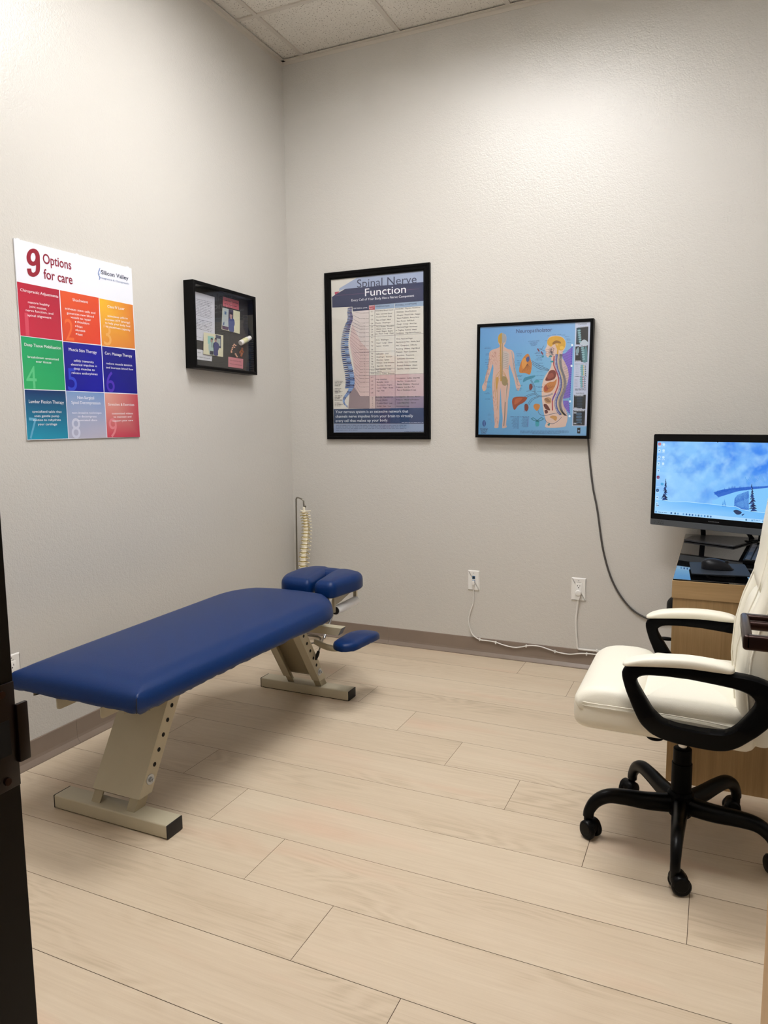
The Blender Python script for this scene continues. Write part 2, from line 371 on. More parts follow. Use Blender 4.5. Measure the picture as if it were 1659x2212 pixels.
# ------------------------------------------------------------ the room
H = 3.4513; RX = 3.62; YF = -3.34; WT = .13
def build_room():
    b = B(); box(b, -.12, 0, YF-WT, .12, 0, H+.15); struct('wall_left', b, M['wall'])
    b = B(); box(b, -.12, RX+.12, 0, .12, -.02, H+.15); struct('wall_back', b, M['wall'])
    b = B(); box(b, RX, RX+.12, YF-WT, 0, 0, H+.15); struct('wall_right', b, M['wall'])
    b = B(); box(b, 0, 1.60, YF-WT, YF, 0, H+.15); box(b, 2.63, RX, YF-WT, YF, 0, H+.15); box(b, 1.60, 2.63, YF-WT, YF, 2.15, H+.15)
    struct('wall_front', b, M['wall'])
    # plank floor: rows run along x, joints stepped by a fifth of a plank
    W = .1711*1.34; y0 = -.3411*1.34; Lp = 1.1298*1.34*1.042; 
    Lp = 1.508; step = Lp/5
    me = bpy.data.meshes.new('floor'); vs = []; fs = []; cs = []; mi = []
    def quad(x0, x1, ya, yb, z, c, m_):
        n = len(vs); vs.extend([(x0, ya, z), (x1, ya, z), (x1, yb, z), (x0, yb, z)]); fs.append((n, n+1, n+2, n+3)); cs.extend([c]*4); mi.append(m_)
    quad(-.1, RX+.1, -5.2, .1, -.003, (0, 0, 0), 1)
    rnd = random.Random(4); g = .0008
    for k in range(-3, 22):
        ya = y0-W*(k+1)+g; yb = y0-W*k-g
        j0 = FLOORX+step*k; j0 -= Lp*math.ceil((j0+.1)/Lp)
        x = j0
        while x < RX+.1:
            xa, xb = max(x+g, -.1), min(x+Lp-g, RX+.1)
            if xb > xa and ya < .1: quad(xa, xb, max(ya, -5.2), min(yb, .1), 0, (rnd.random(), rnd.random(), rnd.random()), 0)
            x += Lp
    me.from_pydata(vs, [], fs); at = me.color_attributes.new('plank', 'FLOAT_COLOR', 'POINT')
    at.data.foreach_set('color', [q for c in cs for q in (*c, 1.)])
    o = obj('floor', me, [M['floor'], M['gap']], smooth=False); me.polygons.foreach_set('material_index', mi); o['kind'] = 'structure'
    # dropped ceiling: tiles above a grid of tees
    b = B(); LX = (.744, 1.354, 1.964, 2.574); LY = ((-1.698, -1.088), (-2.918, -2.308)); xc = [-.05, *LX, RX+.05]; yc = [YF-.05, LY[1][0], LY[1][1], LY[0][0], LY[0][1], .05]
    for i in range(5):
        for j in range(5):
            if (i in (1, 2) and j == 3) or (i in (2, 3) and j == 1): continue
            box(b, xc[i], xc[i+1], yc[j], yc[j+1], H+.006, H+.03)
    struct('ceiling', b, M['tile'])
    n = 1
    xs = [.139+.61*k for k in range(6)]; ys = [-.478-.61*k for k in range(5)]
    for x in xs:
        b = B()
        for ya, yb in (((-1.088, 0), (YF, -1.698)) if abs(x-1.359) < .01 else ((-2.308, 0), (YF, -2.918)) if abs(x-1.969) < .01 else ((YF, 0),)): box(b, x-.012, x+.012, ya, yb, H-.001, H+.0075)
        struct('trim_%d' % n, b, M['tee']); n += 1
    for y in ys:
        b = B(); box(b, 0, RX, y-.012, y+.012, H-.0012, H+.0075); struct('trim_%d' % n, b, M['tee']); n += 1
    for (x0, x1, ya, yb) in ((0, .022, YF, 0), (0, RX, -.022, 0), (RX-.022, RX, YF, 0), (0, RX, YF, YF+.022)):
        b = B(); box(b, x0, x1, ya, yb, H-.004, H-.001)
        if x1 < .1: box(b, 0, .0015, ya, yb, H-.024, H-.001)
        elif ya > -.1: box(b, x0, x1, -.0015, 0, H-.024, H-.001)
        struct('trim_%d' % n, b, M['tee']); n += 1
    # rubber cove base with a small toe
    prof = [(0, 0), (.019, 0), (.0195, .003), (.018, .006), (.011, .016), (.006, .023), (.004, .034), (.0035, .1), (.002, .103), (0, .103)]
    for name, f, spans in (('baseboard_left', lambda u, v, a: Vector((u, a, v)), ((YF+.01, -1.7935), (-1.7925, 0))),
                           ('baseboard_back', lambda u, v, a: Vector((a, -u, v)), ((0, .655), (.656, 1.862), (1.863, RX))),
                           ('baseboard_right', lambda u, v, a: Vector((RX-u, a, v)), ((YF, 0),)),
                           ('baseboard_front', lambda u, v, a: Vector((a, YF+u, v)), ((0, 1.54), (2.69, RX)))):
        b = B()
        for a0, a1 in spans: prism(b, prof, f, a0, a1)
        struct(name, b, M['rubber_base'])
FLOORX = .597
build_room()

def build_light():
  for x0, x1, ya, yb, lab, k in ((.756, 1.952, -1.686, -1.100, 'long white ceiling light panel nearer the back wall', 0), (1.366, 2.562, -2.906, -2.320, 'long white ceiling light panel nearer the doorway', 1)):
    t = thing('ceiling_light', ((x0+x1)/2, (ya+yb)/2, H), lab, 'light', 'ceiling light panels')
    b = B()
    for q in ((x0, x1, ya, ya+.012), (x0, x1, yb-.012, yb), (x0, x0+.012, ya+.012, yb-.012), (x1-.012, x1, ya+.012, yb-.012)): box(b, *q, H-.004, H+.10)
    obj('frame', b, M['white_housing'], t, False)
    b = B(); box(b, x0+.012, x1-.012, ya+.012, yb-.012, H+.075, H+.08); obj('diffuser', b, lampmat(LAMP[k]), t, False)
build_light()

# door frame with strike plate on the left, open oak door with lever on the right
def build_doorway():
    for n, (x0, x1) in ((1, (1.585, 1.628)), (2, (2.600, 2.647))):
        b = B(); box(b, x0, x1, YF-WT-.012, YF, 0, 2.16, .001)
        box(b, x0, x1+(.010 if n == 1 else 0), YF-.10, YF-.06, 0, 2.11) if n == 1 else box(b, x0-.010, x1, YF-.10, YF-.06, 0, 2.11)
        struct('trim_%d' % (20+n), b, M['frameblack'])
    b = B(); box(b, 1.585, 2.647, YF-WT-.015, YF+.012, 2.11, 2.16, .002); struct('trim_23', b, M['frameblack'])
    xe = 1.628
    t = thing('strike_plate', (xe, YF, .953), 'bronze strike plate on the black door frame at the left edge', 'strike plate')
    b = B(); box(b, xe, xe+.003, YF-.045, YF-.001, .885, 1.022, .0012); box(b, xe+.001, xe+.007, YF-.003, YF+.014, .915, .992, .002)
    obj('plate', b, M['bronze_dark'], t)
    b = B(); box(b, xe+.003, xe+.0037, YF-.028, YF-.012, .93, .975); obj('latch_hole', b, M['darkhole'], t, False)
    for z in (.897, 1.010):
        b = B(); cyl(b, (xe+.002, YF-.020, z), (xe+.0048, YF-.020, z), .0048, 14); obj('screw', b, M['bronze'], t)
    d = tag(bpy.data.objects.new('door_1', None), kind='structure'); col.objects.link(d); d.location = (2.575, YF, 0); ORG['door_1'] = (2.575, YF, 0)
    b = B(); box(b, 2.552, 2.597, YF+.005, -2.43, .01, 2.11, .0015); obj('door_slab', b, M['door'], d)
    b = B()
    cyl(b, (2.552, -2.492, .965), (2.544, -2.492, .965), .027, 28, .002)
    cyl(b, (2.546, -2.492, .965), (2.49, -2.492, .965), .009, 16)
    hd = obj('door_handle', b, M['bronze'], d)
    b = B(); P = [(2.549, -2.455, 0), (2.483, -2.455, 0), (2.483, -2.615, 0), (2.549, -2.615, 0)]
    box(b, 2.477, 2.492, -2.62, -2.455, .953, .979, .0055, 4); box(b, 2.479, 2.549, -2.475, -2.455, .953, .979, .0055, 4); box(b, 2.479, 2.546, -2.62, -2.603, .953, .979, .0055, 4)
    obj('lever_grip', b, M['bronze'], d)
build_doorway()

# ------------------------------------------------------------ treatment table
def build_table():
    t = thing('treatment_table', (.6, -1.55, 0), 'long blue vinyl chiropractic table on beige steel legs', 'table')
    out = fillet([(.335, -2.345), (.875, -2.345), (.903, -1.25), (.82, -1.06), (.735, -.985), (.47, -.985), (.385, -1.06), (.297, -1.25)],
                 [.02, .02, .12, .06, .05, .05, .06, .12], 6)
    b = B(); NXp, NYp = 44, 110; z0, z1, r, crown = .470, .552, .040, .018; yA, yB = -2.345, -.985
    def half(y):
        e = max(0, y+1.25); k = min(1, e/.265); return .270+.033*min(1, (y-yA)/1.1)-.165*k**2.4
    def drop(d, L=.075): return 0 if d >= L else r*(1-math.sqrt(max(0, 1-(1-d/L)**2)))
    top = []; bot = []
    for jy in range(NYp+1):
        v = jy/NYp; v = .5-.5*math.cos(PI*v) if False else v
        e = min(jy, NYp-jy)
        y = yA+(yB-yA)*v
        if e < 8: q = (e/8)**1.6*8/NYp*(yB-yA); y = yA+q if jy < NYp/2 else yB-q
        hw = half(y); rt = []; rb_ = []
        for ix in range(NXp+1):
            a = -math.cos(PI*ix/NXp); a = a*.55+(2*ix/NXp-1)*.45; x = .605+a*hw
            dx = hw-abs(a)*hw; dy = min(y-yA, yB-y)
            D = (drop(dx)**5+drop(dy, .11)**5)**.2; D -= .55*min(drop(dx), drop(dy, .11))*max(0, 1-math.hypot(dx, dy)/.05)
            z = z1-D+crown*(1-a*a)*(1-abs(2*v-1)**6)
            bulge = 1.0
            rt.append(b.verts.new((x, y, z))); rb_.append((x, y))
        top.append(rt); bot.append(rb_)
    for jy in range(NYp):
        for ix in range(NXp): b.faces.new((top[jy][ix], top[jy][ix+1], top[jy+1][ix+1], top[jy+1][ix]))
    rim = [top[0][k] for k in range(NXp+1)]+[top[k][NXp] for k in range(1, NYp+1)]+[top[NYp][k] for k in range(NXp-1, -1, -1)]+[top[k][0] for k in range(NYp-1, 0, -1)]
    prev = rim; cc = Vector((.605, -1.66))
    for lv in range(1, 5):
        ring = []
        for v0 in rim:
            f_ = lv/4; o_ = Vector((v0.co.x, v0.co.y))-cc; wob = .0045*noise.noise(v0.co*38)+.002*noise.noise(v0.co*100)
            k_ = 1+(.004*math.sin(f_*PI)-(.016 if lv == 4 else 0))/max(.2, o_.length)
            ring.append(b.verts.new((cc.x+o_.x*k_, cc.y+o_.y*k_, v0.co.z+(z0-v0.co.z)*min(1, f_*1.02)+(wob if lv >= 3 else 0))))
        n_ = len(ring)
        for k in range(n_): b.faces.new((prev[k], prev[(k+1) % n_], ring[(k+1) % n_], ring[k]))
        prev = ring
    cv = b.verts.new((.605, -1.66, z0))
    for k in range(len(prev)): b.faces.new((prev[k], prev[(k+1) % len(prev)], cv))
    pad = obj('table_pad', b, M['blue'], t, angle=70)
    b = B(); tube(b, [(.874, -2.3475, .480), (.8765, -2.3495, .505), (.8755, -2.3465, .527)], [.0015, .0018, .001], 6); obj('corner_seam', b, M['key'], pad)
    b = B(); prism(b, dense([p for p in inset(out, .075)], .08), fxy, .457, .472); obj('pad_board', b, M['beige_in'], t, False)
    for x in (.505, .694):
        b = B(); prism(b, fillet([(-2.315, .457), (-2.315, .42), (-1.02, .42), (-1.02, .457)], [0, .012, .012, 0], 4), fyz, x-.002, x+.002)
        obj('side_rail', b, M['beige'], t, False)
    def leg(yf, sg, far):
        # yf: y of the face nearer the camera at z=.05; leans inwards going up
        k = .57*sg if sg > 0 else -.65
        def sh(b, x0, x1, d0, d1, z0, z1, bev=0):
            q = bmesh.new(); box(q, x0, x1, d0, d1, z0, z1, bev)
            for v in q.verts: v.co.y += yf+k*(v.co.z-.05)
            merge(b, q)
        D = .064
        b = B()                                    # outer sleeve: web on the outside, lips on the open side
        w0, w1 = (0, .004) if sg > 0 else (D-.004, D)
        l0, l1 = (D-.003, D) if sg > 0 else (0, .003)
        sa, sb = (.0038, D) if sg > 0 else (0, D-.0038)
        sh(b, .5004, .7056, w0, w1, .089, .46); sh(b, .500, .504, sa, sb, .087, .46); sh(b, .702, .706, sa, sb, .087, .46)
        sh(b, .5043, .540, l0+.0003, l1-.0003, .087, .46); sh(b, .664, .7017, l0+.0003, l1-.0003, .087, .46)
        o = obj('leg', b, M['beige'], t, False)
        b = B(); m0, m1 = (D-.010, D-.007) if sg > 0 else (.007, .010)
        i0, i1 = (.006, .009) if sg > 0 else (D-.009, D-.006)
        sh(b, .507, .510, .006, D-.006, .05, .40); sh(b, .696, .699, .006, D-.006, .05, .40)
        if sg > 0: sh(b, .510, .545, i0, i1, .05, .40); sh(b, .664, .697, i0, i1, .05, .40); sh(b, .51, .697, m0, m1, .16, .40)
        else: sh(b, .510, .697, i0, i1, .10, .40); sh(b, .510, .54, m0, m1, .05, .40); sh(b, .664, .697, m0, m1, .05, .40)
        obj('inner_channel', b, M['beige_in'], o, False)
        zs = (.178, .221, .265, .309, .353, .396)
        for z in zs+(.090,):
            y = yf+k*(z-.05)+.032; bb = B(); x = .7062 if z > .1 else .7002
            cyl(bb, (x-.001, y, z), (x+.0003, y, z), .0078 if z < .39 else .0085, 18); obj('adjustment_hole', bb, M['darkhole'], o, False)
        y = yf+k*(.135-.05)+.032; bb = B(); cyl(bb, (.705, y, .135), (.7085, y, .135), .0185, 24, .0008); cyl(bb, (.708, y, .135), (.716, y, .135), .0095, 6, .001); cyl(bb, (.716, y, .135), (.721, y, .135), .005, 10)
        obj('bolt', bb, M['zinc'], o, angle=30)
        # foot beam
        ya, yb = (yf-.015, yf+.061) if sg > 0 else (yf-.006, yf+.07)
        b = B(); box(b, .352, .852, ya, yb, .003, .05, .005, 3); f = obj('foot_beam', b, M['beige'], t)
        for x0, x1 in ((.3485, .353), (.851, .8555)):
            b = B(); box(b, x0, x1, ya+.001, yb-.001, .002, .049, .0015); obj('end_cap', b, M['rubber'], f)
        b = B(); box(b, .36, .85, ya+.006, yb-.006, 0, .0035); obj('rubber_strip', b, M['rubber'], f, False)
    leg(-2.207, 1, False); leg(-.925, -1, True)
    # head end
    b = B(); pillow(b, fillet([(.500, -.955), (.672, -.965), (.628, -.700), (.60, -.60), (.50, -.605), (.448, -.70), (.455, -.86)], .045, 5), .515, .590, .036, .006, .012, step=.015)
    obj('head_pad', b, M['blue'], t, angle=70)
    b = B(); pillow(b, fillet([(.692, -.972), (.797, -.968), (.832, -.74), (.815, -.665), (.70, -.612), (.640, -.645), (.646, -.72)], .035, 5), .508, .590, .036, .004, .012, step=.015)
    obj('head_pad', b, M['blue'], t, angle=70)
    b = B(); pillow(b, fillet([(.54, -.735), (.72, -.735), (.75, -.625), (.64, -.594), (.52, -.600)], .02, 4), .512, .582, .03, .006, .01, step=.015)
    obj('head_pad_bridge', b, M['blue'], t, angle=70)
    b = B(); prism(b, [(-.90, .512), (-.655, .512), (-.655, .487), (-.70, .487), (-.82, .462), (-.90, .452)], fyz, .758, .762); prism(b, [(-.90, .512), (-.655, .512), (-.655, .487), (-.90, .487)], fyz, .50, .504)
    box(b, .50, .762, -.90, -.66, .505, .515); box(b, .758, .772, -.905, -.893, .425, .51); box(b, .756, .772, -.672, -.655, .425, .50)
    box(b, .56, .60, -1.10, -.70, .465, .505); box(b, .68, .72, -1.10, -.86, .465, .505)
    obj('head_bracket', b, M['beige'], t, False)
    b = B(); cyl(b, (.768, -.886, .432), (.768, -.664, .432), .0225, 28, .002); r = obj('paper_roll', b, M['paper'], t)
    b = B(); cyl(b, (.768, -.892, .432), (.768, -.886, .432), .019, 20); cyl(b, (.768, -.887, .432), (.768, -.655, .432), .010, 14); obj('roll_holder', b, M['rubber'], r)
    b = B(); prism(b, [(.640, .388), (.868, .388), (.850, .352), (.640, .352)], fxz, -1.02, -.975); obj('cross_beam', b, M['beige'], t, False)
    b = B(); tube(b, cat([(.69, -.955, .288), (.76, -.985, .280), (.83, -1.005, .284), (.90, -.985, .298)], 6), .013, 12, sq=(1.1, .7, .6)); obj('arm_support', b, M['beige'], t)
    b = B(); pillow(b, fillet([(.842, -1.075), (.915, -1.105), (.962, -1.06), (.982, -.86), (.955, -.775), (.87, -.765), (.838, -.90)], .05, 5), .302, .340, .02, .004, .006, step=.012)
    for v in b.verts:
        d = max(0, v.co.y+.93); v.co.z -= .9*d*d
        if v.co.z < .31: v.co.z += .002*noise.noise(v.co*120)
    obj('arm_pad', b, M['blue'], t, angle=70)
    b = B(); tube(b, [(.724, -.815, .452), (.720, -.840, .394), (.720, -.985, .238)], .0042, 10); rd = obj('lever_rod', b, M['chrome'], t)
    b = B(); tube(b, [(.724, -.838, .40), (.7245, -.93, .30)], .0075, 12); obj('lever_sleeve', b, M['chrome'], rd)
    b = B(); tube(b, [(.720, -.978, .248), (.720, -.992, .232), (.720, -1.006, .214)], [.007, .009, .0045], 10); obj('lever_tip', b, M['rubber'], rd)
build_table()

# ------------------------------------------------------------ spine model on its stand
def build_spine():
    t = thing('spine_model', (.15, -.13, 0), 'cream anatomical spine hanging from a steel stand in the corner', 'anatomical model')
    b = B(); tube(b, [(.155+.088*math.cos(a), -.135+.088*math.sin(a), .006) for a in [2*PI*k/40 for k in range(40)]], .005, 8, closed=True)
    tube(b, cat([(.155, -.222, .006), (.10, -.15, .008), (.086, -.12, .012), (.084, -.12, .06)], 6), .0048, 8)
    pts = [(.084, -.12, .05), (.094, -.12, .86)]+[Vector(p) for p in ((.0945, -.12, .878), (.100, -.12, .8865), (.110, -.12, .887), (.128, -.12, .882), (.140, -.12, .878), (.147, -.12, .868), (.148, -.12, .842), (.149, -.12, .832), (.155, -.12, .829), (.160, -.12, .838))]
    tube(b, pts, .0048, 10); obj('stand', b, M['steel'], t)
    N = 24; z = .805; prev = None
    for i in range(N):
        f = i/(N-1); hh = .0105+.0165*f; gap = .0045+.003*f; z -= hh/2+gap/2 if i else 0
        # gentle S curve
        x = .151+.004*math.sin(f*PI*1.5)-.022*max(0, f-.25)+(.0 if f < .8 else .04*(f-.8)); y = -.128+.014*math.sin(f*PI*2.1)
        rw = .0135+.0095*f; b = B()
        rings = []
        for s, k in ((-.5, 1.0), (-.42, 1.06), (-.1, .88), (.1, .88), (.42, 1.04), (.5, .98)):
            rings.append([(x+rw*k*math.cos(a)*1.05, y-rw*k*.8*math.sin(a), z+s*hh) for a in [2*PI*q/14 for q in range(14)]])
        loft(b, rings)
        sp = .020+.012*f; tw = .026+.006*math.sin(f*PI)
        if i == 0: tw = .036
        for sg in (-1, 1):
            tube(b, [(x+sg*rw*.5, y+rw*.6, z), (x+sg*tw*.75, y+rw+.006, z+.002), (x+sg*tw, y+rw+.008, z+.003)], [.0045, .003, .0042], 7)
        tube(b, [(x, y+rw*.7, z), (x, y+rw+.010, z-hh*.3), (x, y+rw+sp*.8, z-hh*.7)], [.007, .004, .0045], 7)
        v = obj('vertebra', b, M['bone'], t, angle=60)
        if i == 0:
            b = B(); cyl(b, (x, y+.004, z+.004), (x, y+.004, .832), .008, 12, .002); obj('skull_mount', b, M['bone'], t)
        b = B(); zz = z-hh/2-gap/2
        cyl(b, (x, y, zz-gap*.52), (x, y, zz+gap*.52), rw*.92, 14)
        for sg in (-1, 1): tube(b, [(x+sg*rw*.4, y+rw*.6, zz), (x+sg*(rw+.010), y+rw*.4-.002, zz-.002), (x+sg*(rw+.014), y+rw*.4-.006, zz-.005)], .0022, 6)
        obj('disc', b, M['disc'], t)
        z -= hh/2+gap/2
    # sacrum, hip bones and femur ends
    b = B(); tube(b, [(.15, -.125, z), (.15, -.115, z-.04), (.15, -.11, z-.085), (.15, -.12, z-.105)], [.032, .026, .013, .005], 12)
    obj('sacrum', b, M['bone'], t)
    for sg in (-1, 1):
        b = B(); cx = .155; 
        tube(b, [(cx+sg*.03, -.12, z-.01), (cx+sg*.06, -.125, z+.0), (cx+sg*.085, -.13, z-.03), (cx+sg*.075, -.135, z-.065), (cx+sg*.055, -.15, z-.09), (cx+sg*.02, -.165, z-.105)], [.015, .02, .018, .02, .013, .010], 10, sq=(1.2, .7, 1))
        obj('hip_bone', b, M['bone'], t)
        if sg > 0:
            b = B(); tube(b, [(.225, -.13, .195), (.272, -.128, .185), (.276, -.125, .158), (.262, -.122, .122), (.250, -.12, .085)], [.016, .015, .017, .012, .011], 10); obj('femur', b, M['bone'], t)
build_spine()

# ------------------------------------------------------------ wall plates and cables
def plate(name, label, f, slots, w_=.072, h_=.117, plug=False, jacks=False, cat_='outlet'):
    """f(u,v,d): u right, v up from the plate centre, d out of the wall"""
    t = thing(name, tuple(f(0, 0, 0)), label, cat_)
    b = B(); P = fillet([(-w_/2, -h_/2), (w_/2, -h_/2), (w_/2, h_/2), (-w_/2, h_/2)], .002, 2)
    P = [Vector(p) for p in P]
    loft(b, [[f(p.x, p.y, d) for p in inset(P, i)] for d, i in ((0, 0), (.003, 0), (.0055, .004))]); obj('cover_plate', b, M['whiteplate'], t, False)
    def bx(mat, name, u0, u1, v0, v1, d0, d1, bev=0):
        b = B(); box(b, u0, u1, v0, v1, d0, d1, bev)
        for v in b.verts: v.co = f(*v.co)
        return obj(name, b, mat, t, bev > 0)
    if jacks:
        bx(M['bluejack'], 'jack', -.0085, .0085, .008, .026, .0052, .0062); bx(M['slot'], 'jack_opening', -.0055, .0055, .011, .022, .0060, .0066)
        bx(M['bluejack'], 'jack', -.0085, .0085, -.016, .002, .0052, .0062)
        bx(M['whitecable'], 'cable_plug', -.0065, .0065, -.026, .000, .006, .020, .002)
        b = B(); cyl(b, f(0, .043, .005), f(0, .043, .0065), .0025, 10); obj('screw', b, M['silver'], t)
    else:
        bx(M['whiteplate'], 'receptacle', -.0167, .0167, -.0335, .0335, .0050, .0072, .0008)
        for v0 in ((.019,) if plug else (.019, -.017)):
            bx(M['slot'], 'slot', -.0075, -.0052, v0-.003, v0+.0045, .0072, .0075); bx(M['slot'], 'slot', .0052, .0075, v0-.003, v0+.0045, .0072, .0075)
            bx(M['slot'], 'slot', -.0098, -.0070, v0-.0005, v0+.0010, .0072, .0075)
            b = B(); cyl(b, f(0, v0-.0095, .007), f(0, v0-.0095, .0075), .0028, 12); obj('ground_hole', b, M['slot'], t)
        b = B(); cyl(b, f(0, .0475, .005), f(0, .0475, .0062), .0022, 10); obj('screw', b, M['slot'], t)
        for u in (-.006, .001, .006): bx(M['slot'], 'marking', u, u+.003, .0372, .0392, .0055, .0057)
        if plug:
            b = B(); cyl(b, f(0, -.018, .007), f(0, -.018, .024), .0165, 24, .003)
            P = [(-.0155, -.024, .008), (.0155, -.024, .008), (.006, -.056, .008), (-.006, -.056, .008)]
            loft(b, [[f(*p) for p in P], [f(p[0]*.9, p[1], .020) for p in P]]); obj('power_plug', b, M['whiteplate'], t)
    return t
plate('data_outlet', 'white wall plate with two blue data jacks on the back wall', lambda u, v, d: Vector((1.191+u, -d, .437+v)), None, .069, .115, jacks=True)
plate('power_outlet', 'white power outlet with a white plug on the back wall', lambda u, v, d: Vector((1.779+u, -d, .436+v)), None, .078, .124, plug=True)
plate('power_outlet', 'white power outlet on the left wall behind the front corner of the blue table', lambda u, v, d: Vector((d, -2.080+u, .412+v)), None, .076, .12)
def cable(name, pts, r, mat, label, clips=(), flat=None):
    t = thing(name, tuple(pts[0]), label, 'cable')
    P = cat(pts, 8); b = B(); tube(b, P, r, 10, sq=flat); obj('cord', b, mat, t, angle=180)
    for (x, z) in clips:
        y = -.0085 if z > .103 else -.012
        b = B(); box(b, x-.0035, x+.0035, y-.004, y+.008, z-.0075, z+.0075, .0012); box(b, x-.0018, x+.0018, y-.006, y+.004, z+.005, z+.012, .0005) if False else None
        obj('cable_clip', b, M['whiteplate'], t)
    return t
cable('network_cable', [(1.191, -.018, .414), (1.191, -.014, .40), (1.1905, -.009, .35), (1.1885, -.008, .300), (1.172, -.008, .25), (1.163, -.008, .200), (1.172, -.009, .150), (1.190, -.012, .118), (1.228, -.012, .096), (1.275, -.012, .094), (1.325, -.012, .091), (1.37, -.012, .080),
      (1.43, -.012, .073), (1.47, -.012, .080), (1.508, -.012, .092), (1.55, -.012, .097), (1.586, -.012, .095), (1.63, -.012, .085), (1.68, -.012, .075), (1.74, -.012, .072), (1.80, -.012, .084), (1.86, -.012, .088), (1.95, -.012, .088), (2.08, -.012, .082), (2.3, -.012, .080)],
      .0034, M['whitecable'], 'white data cable clipped along the back baseboard in waves', [(1.23, .095), (1.325, .088), (1.50, .089), (1.66, .077), (1.83, .084), (1.92, .087)])
cable('outlet_cable', [(1.779, -.018, .384), (1.778, -.012, .372), (1.774, -.008, .32), (1.769, -.008, .265), (1.773, -.008, .19), (1.778, -.008, .14), (1.780, -.0085, .117), (1.787, -.0085, .107), (1.806, -.0085, .106), (1.86, -.0085, .107), (1.93, -.0085, .110), (2.03, -.0085, .110), (2.3, -.0085, .112)],
      .0042, M['whitecable'], 'flat white power cord dropping from the plugged outlet', [(1.883, .108), (1.945, .110)], flat=(.6, 1.2, .8))
cable('picture_power_cable', [(1.812, -.024, 1.246), (1.814, -.008, 1.20), (1.825, -.007, 1.093), (1.842, -.007, .98), (1.865, -.007, .875), (1.902, -.007, .655), (1.958, -.007, .485), (2.043, -.007, .364), (2.137, -.008, .311), (2.22, -.008, .300), (2.35, -.008, .31)],
      .0050, M['greycord'], 'dark grey cable hanging from the blue anatomy light box')

